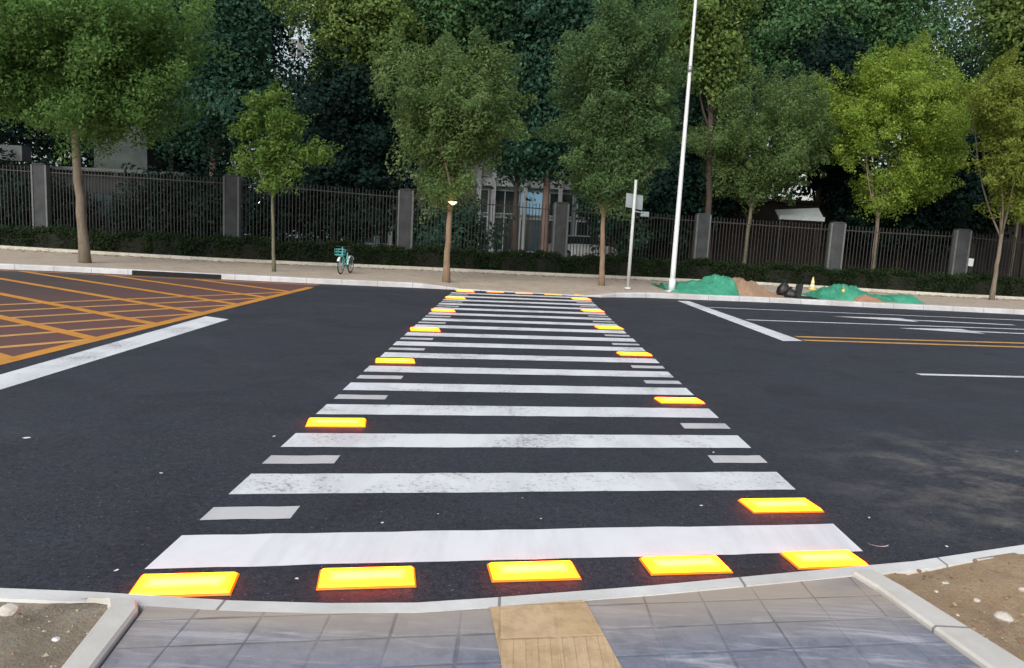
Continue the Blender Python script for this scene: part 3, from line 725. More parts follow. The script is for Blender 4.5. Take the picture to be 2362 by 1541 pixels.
ST = 'street trees on the far pavement'
tree('large green street tree beside the hatched box, its broad crown cut by the frame', (196, 606), (172, 300), [(170, 110, 215, 150), (60, 150, 130, 110), (300, 160, 120, 120), (330, 60, 110, 90), (120, 30, 160, 110), (240, 240, 110, 70), (110, 245, 90, 55)], M['lv_green'], M['bark1'], .15, 110000, .115, .055, .36, 11, ST, nlimb=12)
tree('small young yellow green tree with a thin trunk and a side branch', (632, 626), (628, 440), [(622, 235, 36, 48), (612, 290, 46, 48), (650, 310, 40, 40), (600, 350, 44, 36), (640, 372, 42, 34), (700, 348, 34, 20), (745, 352, 24, 22), (578, 385, 30, 20), (632, 415, 34, 28), (668, 390, 30, 22), (690, 280, 18, 16)], M['lv_young'], M['bark5'], .055, 11000, .115, .058, .15, 12, ST, nlimb=10)
tree('round olive street tree with a tan trunk at the left end of the crossing', (1029, 648), (1038, 470), [(1040, 230, 125, 120), (990, 190, 80, 80), (1110, 200, 75, 90), (1040, 340, 105, 80), (1075, 300, 110, 90), (960, 270, 55, 75), (1020, 410, 60, 55)], M['lv_olive'], M['bark2'], .105, 80000, .10, .048, .28, 13, ST)
tree('tall dark olive street tree with a tan trunk behind the right end of the crossing', (1388, 658), (1392, 480), [(1420, 200, 135, 130), (1350, 230, 80, 90), (1500, 200, 70, 110), (1440, 90, 110, 75), (1400, 330, 95, 80), (1490, 320, 65, 70), (1395, 410, 60, 60), (1450, 400, 60, 60)], M['lv_dkolive'], M['bark2'], .095, 95000, .10, .048, .30, 14, ST)
tree('dull green street tree on a leaning trunk at the soil heap', (1710, 648), (1734, 470), [(1760, 270, 130, 90), (1680, 300, 75, 75), (1840, 270, 70, 80), (1740, 370, 110, 75), (1800, 340, 95, 80), (1690, 410, 60, 45), (1740, 435, 55, 35)], M['lv_olive'], M['bark5'], .10, 80000, .105, .05, .29, 15, ST)
tree('bright yellow green street tree behind the right green netting', (2009, 664), (2026, 490), [(2080, 210, 125, 85), (2000, 240, 90, 95), (2170, 240, 75, 85), (2080, 300, 130, 85), (2150, 340, 85, 70), (2060, 420, 85, 45), (2120, 410, 65, 50), (1960, 290, 60, 70), (2040, 465, 45, 22), (2110, 150, 60, 45), (2030, 160, 45, 40)], M['lv_yellow'], M['bark1'], .105, 85000, .115, .055, .28, 16, ST, nlimb=12)
tree('golden green street tree cut by the right edge of the frame', (2287, 692), (2312, 530), [(2340, 290, 95, 90), (2400, 260, 80, 100), (2330, 390, 80, 70), (2390, 380, 85, 80), (2300, 230, 60, 50), (2340, 460, 50, 40)], M['lv_gold'], M['bark1'], .085, 60000, .11, .055, .27, 17, ST)

# ------------------------------------------------------------------ hedge, fence
def polyat(poly, s):
    """point, tangent at arclength s"""
    for a, b in zip(poly, poly[1:]):
        L = (b-a).length
        if s <= L: return a+(b-a)*(s/L), (b-a).normalized()
        s -= L
    return poly[-1], (poly[-1]-poly[-2]).normalized()
HP = PK[1:-1]; HL = sum((b-a).length for a, b in zip(HP, HP[1:]))
def hedge():
    t = thing('hedge', 'long low dark clipped hedge in the bed in front of the fence', 'hedge', (0, 0, 0))
    tw = MB(); vs = []; k = 60
    for i in range(k+1):
        p, d = polyat(HP, HL*i/k); s = Vector((-d.y, d.x, 0))
        for o, z in ((.45, .25), (.5, .78), (1.15, .84), (1.25, .25)): q = p+s*o; vs.append((q.x, q.y, z))
    tw.add(vs, [(i*4+j, (i+1)*4+j, (i+1)*4+j+1, i*4+j+1) for i in range(k) for j in range(3)]); tw.build('hedge_core', M['twig'], t)  # added solid core behind the leaves, near black in place of inner shade
    rng = np.random.default_rng(5); m = 80000
    S = rng.random(m)*HL; P = np.zeros((m, 3)); Tn = np.zeros((m, 3))
    seg = np.array([0]+list(np.cumsum([(b-a).length for a, b in zip(HP, HP[1:])])))
    hx_ = np.interp(S, seg, [p.x for p in HP]); hy_ = np.interp(S, seg, [p.y for p in HP])
    lump = .12*np.sin(S*1.7)+.10*np.sin(S*3.9+1)+.08*np.sin(S*9+2)
    side = rng.random(m); O = np.where(side < .55, .38+rng.random(m)*.22, .4+rng.random(m)*.95); Z = np.where(side < .55, .22+rng.random(m)*.70, .84+rng.random(m)*.13)
    O = O+rng.normal(0, .05, m)+lump*.5; Z = Z+rng.normal(0, .045, m)+lump*np.clip(Z-.3, 0, 1)*.8
    P[:, 0] = hx_; P[:, 1] = hy_+O; P[:, 2] = Z
    nr = rng.normal(size=(m, 3))*.7+np.array([0, -.6, .6]); nr /= np.linalg.norm(nr, axis=1)[:, None]
    tt = rng.normal(size=(m, 3)); tt -= nr*(tt*nr).sum(1)[:, None]; tt /= np.linalg.norm(tt, axis=1)[:, None]; bb = np.cross(nr, tt)
    s = rng.uniform(.6, 1.4, (m, 1)); L, W = .085*s, .05*s
    V = np.stack([P-tt*L*.5, P+bb*W*.5, P+tt*L*.5, P-bb*W*.5], axis=1).reshape(-1, 3)
    me = bpy.data.meshes.new('foliage'); me.from_pydata(V.tolist(), [], [(4*i, 4*i+1, 4*i+2, 4*i+3) for i in range(m)]); me.update()
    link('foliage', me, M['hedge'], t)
hedge()

FO = 1.75                                            # fence line behind the bed kerb
FP = offset(PK, FO)
pill = [(-330, 350), (95, 378), (537, 404), (937, 437), (1295, 467), (1622, 493), (1932, 513), (2220, 529), (2520, 556)]
fence = thing('perimeter_fence', 'long dark bar fence with grey square pillars behind the hedge', 'fence')
pw = []
for x, y in pill:
    # where this pixel column meets the fence line
    lo, hi = 20.0, 60.0
    for _ in range(50):
        mid = (lo+hi)/2; q = atY(x, y, mid)
        if mid < lerp_poly(FP, q.x): lo = mid
        else: hi = mid
    pw.append(atY(x, y, mid))
pm = MB().box((-.25, -.17, 0), (.25, .17, 1)); pe = MB().box((-.30, -.20, 0), (-.22, .05, 1)).box((.22, -.20, 0), (.30, .05, 1))
for i, p in enumerate(pw):
    d = (pw[min(i+1, len(pw)-1)]-pw[max(i-1, 0)]); an = math.atan2(d.y, d.x); H = p.z-PZ
    o = pm.build('pillar', M['pillar'], fence) if i == 0 else None
    b = MB(); ax = Vector((math.cos(an), math.sin(an)))
    if o: bpy.data.objects.remove(o)
    b.obox((p.x, p.y), ax, .24, .17, PZ, p.z-.04); b.obox((p.x, p.y), ax, .26, .19, p.z-.04, p.z+.01)
    pl = b.build('pillar', M['pillar'], fence)
    e = MB(); ay = Vector((-ax.y, ax.x))
    for sgn in (-1, 1):
        c = Vector((p.x, p.y))+ax*(.275*sgn)-ay*.06; e.obox(c, ax, .034, .14, PZ, p.z-.05)
    e.build('edge_strip', M['pillaredge'], pl)
for a, b in zip(pw, pw[1:]):
    m = MB(); d = Vector((b.x-a.x, b.y-a.y)); L = d.length; ax = d/L; n = int((L-.7)/.135)
    for k in range(n+1):
        s = .36+(L-.72)*k/n; t = s/L; zt = a.z+(b.z-a.z)*t-.12; c = Vector((a.x, a.y))+ax*s
        m.obox(c, ax, .013, .013, PZ+.12, zt)
    for z0 in (-.32, None):
        za = a.z+z0 if z0 else PZ+.3; zb = b.z+z0 if z0 else PZ+.3
        ay = Vector((-ax.y, ax.x)); A0 = Vector((a.x, a.y))+ax*.31; B0 = Vector((b.x, b.y))-ax*.31; vs = []
        for q, z in ((A0, za), (B0, zb)):
            for sy, sz in ((-.02, -.02), (.02, -.02), (.02, .02), (-.02, .02)): w2 = q+ay*sy; vs.append((w2.x, w2.y, z+sz))
        m.add(vs, [(0, 1, 5, 4), (1, 2, 6, 5), (2, 3, 7, 6), (3, 0, 4, 7)])
    m.build('bar_panel', M['fence'], fence)

# ------------------------------------------------------------------ buildings behind the fence
def win(mb_parent, x0, x1, z0, z1, y, gm, fm=None, mull=1):
    f = MB(); fw = .07
    f.box((x0, y-.05, z0), (x0+fw, y+.02, z1)).box((x1-fw, y-.05, z0), (x1, y+.02, z1)).box((x0+fw, y-.05, z0), (x1-fw, y+.02, z0+fw)).box((x0+fw, y-.05, z1-fw), (x1-fw, y+.02, z1))
    for k in range(mull): xm = x0+(x1-x0)*(k+1)/(mull+1); f.box((xm-.025, y-.04, z0+fw), (xm+.025, y+.01, z1-fw))
    o = f.build('window', fm or M['white_metal'], mb_parent)
    MB().box((x0+fw, y-.012, z0+fw), (x1-fw, y-.008, z1-fw)).build('pane', gm, o); return o
# central office: glass fronts between white columns and pale bands
OY = 50.0
ox0, ox1 = atY(800, 500, OY).x, atY(1600, 500, OY).x
ob = thing('office_building', 'pale blue grey glazed office block with white columns seen between the trunks', 'building', (0, OY, 0))
MB().box((ox0, 0, PZ), (ox1, 14, 11.5)).build('wall', M['wallblue'], ob)
def zAt(x, y, Y): return atY(x, y, Y).z
zb1 = zAt(1110, 418, OY); zb2 = zAt(1330, 368, OY)
MB().box((ox0-.1, -.35, zb1-.28), (ox1+.1, -.002, zb1+.22)).build('band', M['white_metal'], ob)
MB().box((ox0-.1, -.30, zb2-.25), (ox1+.1, -.002, zb2+.25)).build('band', M['white_metal'], ob)
MB().box((ox0-.3, -.5, 11.5), (ox1+.3, 14.3, 11.8)).build('roof', M['slab'], ob)
for xp in (905, 1105, 1138, 1210, 1290, 1440):
    x = atY(xp, 480, OY).x; MB().box((x-.14, -.62, PZ), (x+.14, -.36, zb2+1.0)).build('column', M['white_metal'], ob, .02)
nw = 12
for i in range(nw):
    xa = ox0+.3+(ox1-ox0-.6)*i/nw; xb = ox0+.3+(ox1-ox0-.6)*(i+1)/nw-.25
    win(ob, xa, xb, .5, 2.75, -.02, M['glass'] if i % 3 else M['glassblue'], None, 1); win(ob, xa, xb, 2.95, zb1-.5, -.02, M['litwin'] if i == 6 else M['glass'], None, 1)
    win(ob, xa, xb, zb1+.35, zb2-.4, -.02, M['glassblue'] if i % 2 else M['glass'], None, 1)
    win(ob, xa, xb, zb2+1.0, zb2+2.6, -.02, M['glassblue'], None, 1)
# low grey house on the left
LY = 36.5
lx0, lx1 = atY(-330, 450, LY).x, atY(425, 450, LY).x
lh = thing('grey_house', 'low grey rendered house with a flat slab canopy behind the left fence', 'building', (0, LY, 0))
ztop = zAt(250, 398, LY)
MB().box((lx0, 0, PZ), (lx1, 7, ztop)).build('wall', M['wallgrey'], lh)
MB().box((lx0-.3, -.4, ztop), (lx1+.25, 7.3, ztop+.16)).build('roof', M['slab'], lh)
xa, xb = atY(195, 340, LY).x, atY(320, 340, LY).x
MB().box((xa, .8, ztop+.165), (xb, 6, zAt(250, 285, LY))).build('upper_storey', M['wallpale'], lh)
xs1 = atY(85, 355, LY).x
MB().box((lx0-.5, -1.1, zAt(40, 374, LY)), (xs1, -.42, zAt(40, 340, LY))).build('canopy', M['slab'], lh)
for xp0, xp1 in ((-180, -110), (120, 165), (215, 262), (300, 340)):
    win(lh, atY(xp0, 450, LY).x, atY(xp1, 450, LY).x, 1.3, 2.7, -.02, M['glass'], M['wallgrey'])
# pale blue block far behind the left trees
AY = 66.0
ax0, ax1 = atY(180, 200, AY).x, atY(900, 200, AY).x
ab = thing('apartment_block', 'pale blue apartment block glimpsed through gaps in the left trees', 'building', (0, AY, 0))
MB().box((ax0, 0, PZ), (ax1, 12, 27)).build('wall', mottled('light_blue_render', (.38, .48, .55), (.46, .55, .62), .6, .85), ab)
MB().box((ax0-.4, -.5, 27), (ax1+.4, 12.4, 27.5)).build('roof', M['slab'], ab)
for fl in range(9):
    for c in range(9):
        xx = ax0+1+(ax1-ax0-2)*c/9; win(ab, xx+.5, xx+2.0, 1.2+fl*2.9, 2.8+fl*2.9, -.02, M['glass'], M['white_metal'])
# dark brown wall building on the right
BY = 38.0
bx0, bx1 = atY(1520, 560, BY).x, atY(2700, 560, BY).x
bb = thing('brown_outbuilding', 'long dark brown brick outbuilding behind the right fence', 'building', (0, BY, 0))
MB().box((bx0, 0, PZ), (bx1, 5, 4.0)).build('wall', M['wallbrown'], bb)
MB().box((bx0-.2, -.3, 4.0), (bx1+.2, 5.2, 4.12)).build('roof', M['wallbrown'], bb)
for i in range(6):
    xx = bx0+1.5+(bx1-bx0-3)*i/6; win(bb, xx, xx+1.3, 1.2, 2.3, -.02, M['dark'], M['wallbrown'])
# white lean-to awning over the right fence
WY = 34.2
wa = thing('white_awning', 'small white sheet metal awning showing above the right fence', 'awning', (0, WY, 0))
p0, p1 = atY(1800, 484, WY), atY(1902, 480, WY); q0, q1 = atY(1797, 503, WY), atY(1902, 507, WY)
m = MB(); D = .7
m.add([(q0.x, 0, q0.z), (q1.x, 0, q1.z), (p1.x, D, p1.z+.03), (p0.x, D, p0.z+.03), (q0.x, 0, q0.z-.05), (q1.x, 0, q1.z-.05), (p1.x, D, p1.z-.02), (p0.x, D, p0.z-.02)], [(0, 1, 2, 3), (7, 6, 5, 4), (0, 4, 5, 1), (1, 5, 6, 2), (2, 6, 7, 3), (3, 7, 4, 0)])
m.build('sheet', M['slabpale'], wa)
MB().box((q0.x, -.03, q0.z-.05), (q1.x, -.003, q0.z+.14)).build('fascia', M['slabpale'], wa)
MB().box((q0.x+.05, .05, PZ), (q0.x+.12, .12, q0.z-.06)).box((q1.x-.12, .05, PZ), (q1.x-.05, .12, q1.z-.06)).build('post', M['fence'], wa)

# ------------------------------------------------------------------ trees behind the fence
BG = 'trees behind the fence'
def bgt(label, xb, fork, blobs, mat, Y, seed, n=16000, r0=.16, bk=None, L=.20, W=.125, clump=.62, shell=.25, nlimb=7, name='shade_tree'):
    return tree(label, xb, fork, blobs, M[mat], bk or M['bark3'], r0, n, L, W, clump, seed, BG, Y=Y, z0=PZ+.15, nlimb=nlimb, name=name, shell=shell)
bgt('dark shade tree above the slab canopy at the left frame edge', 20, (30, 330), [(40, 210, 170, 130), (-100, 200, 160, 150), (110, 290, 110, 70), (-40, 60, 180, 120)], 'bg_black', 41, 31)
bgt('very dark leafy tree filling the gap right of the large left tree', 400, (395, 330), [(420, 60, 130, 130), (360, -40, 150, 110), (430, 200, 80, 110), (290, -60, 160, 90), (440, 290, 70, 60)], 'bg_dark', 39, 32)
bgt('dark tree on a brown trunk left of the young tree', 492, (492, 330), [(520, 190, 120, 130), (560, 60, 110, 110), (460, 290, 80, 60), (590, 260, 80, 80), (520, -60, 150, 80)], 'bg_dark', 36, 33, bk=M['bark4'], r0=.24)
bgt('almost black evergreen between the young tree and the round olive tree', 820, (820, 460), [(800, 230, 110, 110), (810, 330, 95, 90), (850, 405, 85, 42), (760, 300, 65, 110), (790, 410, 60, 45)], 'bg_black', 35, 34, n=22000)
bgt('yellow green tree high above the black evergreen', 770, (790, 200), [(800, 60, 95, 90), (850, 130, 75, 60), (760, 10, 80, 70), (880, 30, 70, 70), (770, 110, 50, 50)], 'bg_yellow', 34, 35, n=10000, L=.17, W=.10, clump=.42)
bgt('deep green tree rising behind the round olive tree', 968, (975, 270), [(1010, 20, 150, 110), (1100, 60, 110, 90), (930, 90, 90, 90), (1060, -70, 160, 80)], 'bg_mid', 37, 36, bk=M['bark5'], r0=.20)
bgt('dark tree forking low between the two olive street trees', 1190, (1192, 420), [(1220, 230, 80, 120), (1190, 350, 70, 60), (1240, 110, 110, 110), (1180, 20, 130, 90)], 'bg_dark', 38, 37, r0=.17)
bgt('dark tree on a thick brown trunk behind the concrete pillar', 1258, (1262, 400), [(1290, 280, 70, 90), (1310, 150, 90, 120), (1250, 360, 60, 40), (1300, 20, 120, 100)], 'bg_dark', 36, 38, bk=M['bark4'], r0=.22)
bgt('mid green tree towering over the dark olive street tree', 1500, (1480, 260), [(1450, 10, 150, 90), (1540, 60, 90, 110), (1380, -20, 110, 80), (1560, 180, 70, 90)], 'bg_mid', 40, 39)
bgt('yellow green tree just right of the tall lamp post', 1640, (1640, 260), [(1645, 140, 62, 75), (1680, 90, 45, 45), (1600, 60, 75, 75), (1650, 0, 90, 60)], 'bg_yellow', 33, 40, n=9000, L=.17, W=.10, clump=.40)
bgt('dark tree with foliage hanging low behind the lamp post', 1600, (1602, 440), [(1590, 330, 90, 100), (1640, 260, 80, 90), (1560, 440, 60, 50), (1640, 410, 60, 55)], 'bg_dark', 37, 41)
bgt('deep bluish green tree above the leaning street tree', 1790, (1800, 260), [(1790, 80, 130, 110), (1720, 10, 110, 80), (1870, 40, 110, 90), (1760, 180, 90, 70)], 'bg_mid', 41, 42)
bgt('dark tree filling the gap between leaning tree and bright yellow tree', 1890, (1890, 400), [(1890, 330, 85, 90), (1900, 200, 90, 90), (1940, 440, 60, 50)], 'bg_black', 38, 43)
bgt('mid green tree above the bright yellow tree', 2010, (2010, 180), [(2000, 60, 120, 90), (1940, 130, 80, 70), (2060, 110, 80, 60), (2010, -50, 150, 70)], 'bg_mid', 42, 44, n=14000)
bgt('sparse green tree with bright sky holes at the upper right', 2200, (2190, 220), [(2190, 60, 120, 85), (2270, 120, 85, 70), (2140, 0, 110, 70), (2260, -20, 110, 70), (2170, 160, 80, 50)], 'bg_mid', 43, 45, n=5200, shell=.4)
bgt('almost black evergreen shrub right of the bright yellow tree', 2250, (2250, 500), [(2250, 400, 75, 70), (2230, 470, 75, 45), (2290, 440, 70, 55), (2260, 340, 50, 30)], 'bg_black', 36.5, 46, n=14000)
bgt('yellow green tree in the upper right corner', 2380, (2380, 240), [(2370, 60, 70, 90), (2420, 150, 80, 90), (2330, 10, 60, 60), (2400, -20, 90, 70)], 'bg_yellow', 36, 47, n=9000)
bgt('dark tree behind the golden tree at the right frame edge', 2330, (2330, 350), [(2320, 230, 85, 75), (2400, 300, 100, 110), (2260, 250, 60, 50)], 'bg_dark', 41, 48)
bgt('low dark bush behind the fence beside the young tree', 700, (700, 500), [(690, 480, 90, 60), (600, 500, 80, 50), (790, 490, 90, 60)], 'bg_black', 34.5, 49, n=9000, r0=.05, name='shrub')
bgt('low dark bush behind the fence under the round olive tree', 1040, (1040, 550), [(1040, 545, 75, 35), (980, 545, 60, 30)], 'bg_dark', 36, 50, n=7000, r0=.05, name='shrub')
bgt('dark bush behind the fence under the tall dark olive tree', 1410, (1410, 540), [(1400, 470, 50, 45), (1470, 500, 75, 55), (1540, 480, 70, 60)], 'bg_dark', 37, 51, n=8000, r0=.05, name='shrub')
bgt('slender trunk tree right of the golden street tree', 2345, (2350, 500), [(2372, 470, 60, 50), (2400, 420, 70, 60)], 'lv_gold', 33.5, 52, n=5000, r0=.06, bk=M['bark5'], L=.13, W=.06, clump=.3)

# the far mass of foliage behind everything: reads as one dark wall of leaves
WYd = 47.0
wb = []
for i in range(34):
    rg = random.Random(900+i); x = -250+i*86+rg.uniform(-30, 30)
    for y in (rg.uniform(-140, -60), rg.uniform(20, 110), rg.uniform(170, 260)) + ((rg.uniform(330, 400),) if x < 850 or x > 1480 else ()):
        if 2080 < x < 2330 and 0 < y < 150: continue
        if 650 < x < 730 and 40 < y < 150: continue
        if any(abs(x-a) < w_+70 and abs(y-b) < h_+60 for a, b, w_, h_ in ((695, 90, 10, 40), (350, 300, 5, 40), (1540, 320, 5, 5))): continue
        c = atY(x, y, WYd+rg.uniform(-1, 2)); wb.append(((c.x, c.y, c.z), (px(rg.uniform(75, 105), WYd), 1.6, px(rg.uniform(75, 110), WYd)), 1))
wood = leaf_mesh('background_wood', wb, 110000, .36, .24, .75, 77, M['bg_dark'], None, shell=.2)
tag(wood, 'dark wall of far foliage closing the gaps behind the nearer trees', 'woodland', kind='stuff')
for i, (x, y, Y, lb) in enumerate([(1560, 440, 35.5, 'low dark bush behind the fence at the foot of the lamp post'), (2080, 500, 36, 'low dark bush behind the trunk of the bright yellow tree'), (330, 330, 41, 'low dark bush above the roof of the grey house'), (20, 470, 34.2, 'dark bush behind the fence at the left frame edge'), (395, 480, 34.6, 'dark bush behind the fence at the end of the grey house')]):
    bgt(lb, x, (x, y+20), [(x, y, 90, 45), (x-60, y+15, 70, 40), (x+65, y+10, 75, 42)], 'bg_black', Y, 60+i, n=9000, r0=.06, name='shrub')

# ------------------------------------------------------------------ poles and lamps
p = gp(1549, 672, PZ); tp = atY(1608, -40, p.y)
lp = thing('lamp_post', 'very tall slim white lamp post running out of the top of the frame', 'lamp post', p)
m = MB(); d = tp-p; m.tube([d*(i/12) for i in range(12+1)]+[d*1.25], [.085-.042*i/12 for i in range(13)]+[.03], 14); m.build('pole', M['pole'], lp)
MB().box((-.18, -.18, -.02), (.18, .18, .025)).tube([(0, 0, .02), (0, 0, .4)], .105, 14).build('base_plate', M['pole'], lp)
bz = atY(1591, 160, p.y)-p; MB().tube([bz-Vector((0, 0, .09)), bz+Vector((0, 0, .09))], .075, 14).build('band', M['steel'], lp)
p = gp(1448, 667, PZ); tp = atY(1467, 415, p.y)
sp_ = thing('sign_post', 'pale grey post carrying a blank grey sign plate, left of the lamp post', 'sign', p)
d = tp-p; MB().tube([d*0, d*.5, d], [.055, .05, .045], 12).build('pole', M['polegrey'], sp_)
MB().tube([(0, 0, 0), (0, 0, .06)], .12, 12).build('base_plate', M['polegrey'], sp_)
a, b = atY(1445, 445, p.y+.15)-p, atY(1481, 488, p.y+.15)-p
m = MB(); m.add([(a.x, a.y, a.z), (b.x, b.y, a.z-.06), (b.x, b.y, b.z+.04), (a.x, a.y, b.z+.12), (a.x, a.y+.03, a.z), (b.x, b.y+.03, a.z-.06), (b.x, b.y+.03, b.z+.04), (a.x, a.y+.03, b.z+.12)], [(0, 3, 2, 1), (4, 5, 6, 7), (0, 1, 5, 4), (1, 2, 6, 5), (2, 3, 7, 6), (3, 0, 4, 7)]); m.build('sign_plate', M['signback'], sp_)
a, b = atY(1478, 488, p.y+.1)-p, atY(1496, 500, p.y+.1)-p
m = MB(); m.box((a.x, a.y-.05, b.z), (b.x, a.y+.03, a.z)); m.tube([(d*.72).to_tuple(), (b.x, a.y, (a.z+b.z)/2)], .02, 6); m.build('bracket', M['signback'], sp_)
def gardenlamp(x, y, Y, label, size, mat, cat='lamp', arm=False):
    q = atY(x, y, Y); t = thing('garden_lamp', label, cat, (q.x, Y, PZ+.15), 0); H = q.z-PZ-.15
    (MB().tube([(0, 0, H-size*.4), (-.02, .16, H-size*.7), (-.04, .32, H-size*.9)], .018, 8).build('bracket', M['steel'], t) if arm else MB().tube([(0, 0, 0), (0, 0, H-size*.5)], .035, 8).build('post', M['steel'], t))
    MB().lathe([(.03, H-size*.5), (size*.55, H-size*.30), (size*.9, H), (size*.95, H+size*.12), (size*.5, H+size*.22), (.001, H+size*.24)], n=14).build('glowing_shade', mat, t)
gardenlamp(1044, 467, gp(1029, 648, PZ).y-.32, 'warm glowing lamp at the top of the tan trunk by the crossing', .145, M['lampglow'], arm=True)
gardenlamp(598, 466, 35.2, 'tiny bright white lamp left of the young tree trunk, the taller of the pair', .09, M['whiteglow'])
gardenlamp(610, 468, 35.2, 'tiny bright white lamp left of the young tree trunk, the smaller of the pair', .06, M['whiteglow'])
gardenlamp(805, 484, 33.8, 'tiny white lamp behind the bars above the bicycle', .06, M['whiteglow'])

# ------------------------------------------------------------------ things on the far pavement
def bicycle(p, rz):
    t = thing('bicycle', 'teal shared bicycle with pale mudguards parked on the far pavement', 'bicycle', p, rz)
    for x in (-.52, .52):
        w_ = MB().torus((x, 0, .31), .295, .022, 28, 8).build('wheel', M['rubber'], t)
        MB().torus((x, 0, .31), .265, .012, 28, 6).build('rim', M['steel'], w_)
        sp = MB()
        for k in range(10):
            a = math.pi*2*k/10; sp.tube([(x, 0, .31), (x+.26*math.cos(a), 0, .31+.26*math.sin(a))], .004, 4)
        sp.tube([(x, -.05, .31), (x, .05, .31)], .03, 8); sp.build('spokes', M['steel'], w_)
        fd = MB(); vs = []
        for k in range(13):
            a = math.pi*(.02+.80*k/12) if x < 0 else math.pi*(.18+.80*k/12)
            for s in (-.04, .04): vs.append((x+.335*math.cos(a), s, .31+.335*math.sin(a)))
            for s in (.04, -.04): vs.append((x+.345*math.cos(a), s, .31+.345*math.sin(a)))
        fd.add(vs, [(4*k+i, 4*k+4+i, 4*k+4+(i+1) % 4, 4*k+(i+1) % 4) for k in range(12) for i in range(4)]); fd.build('mudguard', M['tealpale'], t)
    f = MB(); f.tube([(-.05, 0, .28), (-.18, 0, .78)], .022, 8).tube([(-.05, 0, .28), (.25, 0, .42), (.40, 0, .80)], .03, 8).tube([(-.15, 0, .55), (.10, 0, .50), (.39, 0, .74)], .02, 8)
    for s in (-.06, .06): f.tube([(-.05, s*.6, .28), (-.52, s, .31)], .012, 6).tube([(-.15, s*.4, .60), (-.52, s, .31)], .011, 6)
    f.build('frame', M['teal'], t)
    k = MB()
    for s in (-.055, .055): k.tube([(.41, s*.8, .70), (.52, s, .31)], .013, 6)
    k.tube([(.40, 0, .78), (.37, 0, 1.0)], .016, 8); k.build('fork', M['teal'], t)
    MB().tube([(.25, -.28, 1.02), (.33, -.22, 1.02), (.37, -.08, 1.0), (.37, .08, 1.0), (.33, .22, 1.02), (.25, .28, 1.02)], .013, 8).build('handlebar', M['rubber'], t)
    MB().lathe([(.001, .0), (.075, .0), (.10, .03), (.09, .06), (.001, .075)], (-.22, 0, .82), 14).tube([(-.22, 0, .84), (-.08, 0, .875)], [.07, .03], 8).tube([(-.18, 0, .76), (-.20, 0, .83)], .014, 6).build('saddle', M['rubber'], t)
    b = MB()
    for z in (.72, .82, .92):
        b.tube([(.46, -.14, z), (.74, -.15, z), (.74, .15, z), (.46, .14, z), (.46, -.14, z)], .008, 5)
    for x, y in ((.46, -.14), (.6, -.145), (.74, -.15), (.74, 0), (.74, .15), (.6, .145), (.46, .14)): b.tube([(x, y, .70), (x, y, .93)], .006, 4)
    b.box((.46, -.14, .695), (.74, .15, .705)); b.build('basket', M['teal'], t)
    MB().tube([(-.05, -.09, .28), (-.05, .09, .28)], .02, 8).tube([(-.05, -.09, .28), (.05, -.09, .14)], .01, 6).tube([(-.05, .09, .28), (-.15, .09, .42)], .01, 6).box((.0, -.15, .125), (.1, -.09, .15)).box((-.2, .09, .41), (-.1, .15, .435)).build('crank', M['rubber'], t)
    MB().tube([(-.30, .05, .30), (-.36, .22, .0)], .01, 6).build('kickstand', M['steel'], t); return t
bicycle(gp(797, 631, PZ), R(-97)).scale = (.87, .87, .87)

# drain mouth in the kerb face: closed block, black painted for the shade inside
a, b = gp(305, 634.5), gp(510, 644.5); t = (b-a).normalized(); s = Vector((-t.y, t.x, 0))
m = MB()
vs = []
for q in (a, b):
    for o, z in ((-.012, .005), (.20, .005), (.20, .135), (-.012, .135)): r_ = q+s*o; vs.append((r_.x, r_.y, z))
m.add(vs, [(0, 1, 5, 4), (1, 2, 6, 5), (2, 3, 7, 6), (3, 0, 4, 7), (0, 3, 2, 1), (4, 5, 6, 7)])
tag(m.build('kerb_drain', M['dark']), 'long black storm drain mouth in the far kerb face', 'drain')

def heap(name, pts, mat, label, cat, seed, rough=.05, Yd=None, nx=80, ny=26):
    """mound over pixel outline: pts = (px x, px y of its foot, height m); depth Yd metres"""
    rng = random.Random(seed); b = MB(); vs = []
    ph = [rng.uniform(0, 6.28) for _ in range(8)]
    P = [(gp(x, y, PZ), h) for x, y, h in pts]
    for i in range(nx+1):
        s = i/nx*(len(P)-1); k = min(int(s), len(P)-2); f = s-k
        q = P[k][0].lerp(P[k+1][0], f); f2 = f*f*(3-2*f); h = P[k][1]+(P[k+1][1]-P[k][1])*f2
        for j in range(ny+1):
            v = j/ny; prof = math.sin(math.pi*v)**.8 if 0 < v < 1 else 0
            x, y = q.x, q.y+Yd*v
            z = .8*h*prof*(1+.12*math.sin(x*4+ph[0])*math.sin(y*5+ph[1])) + (rough*(math.sin(x*9+ph[2]+y*4)+math.sin(x*17+ph[3]-y*7)*.6+math.sin(x*31-y*23+ph[4])*.5+rng.uniform(-.5, .5))*prof if h > .03 else 0)
            vs.append((x, y+rng.uniform(-.02, .02), PZ-.012+max(z, 0)))
    n = ny+1; b.add(vs, [(i*n+j, (i+1)*n+j, (i+1)*n+j+1, i*n+j+1) for i in range(nx) for j in range(ny)], True)
    return tag(b.build(name, mat), label, cat)
heap('green_netting', [(1520, 662, .0), (1545, 673, .18), (1590, 677, .34), (1640, 680, .46), (1680, 681, .74), (1702, 682, .66), (1722, 682, .0)], M['net'], 'large bright green dust net draped over a heap beside the lamp post', 'netting', 3, .03, 2.6)
heap('soil_heap', [(1688, 678, .0), (1706, 682, .50), (1724, 683, .66), (1748, 684, .56), (1775, 685, .34), (1800, 687, .12), (1822, 688, .0)], M['mound'], 'bare tan soil heap at the foot of the leaning street tree', 'soil heap', 4, .03, 2.2)
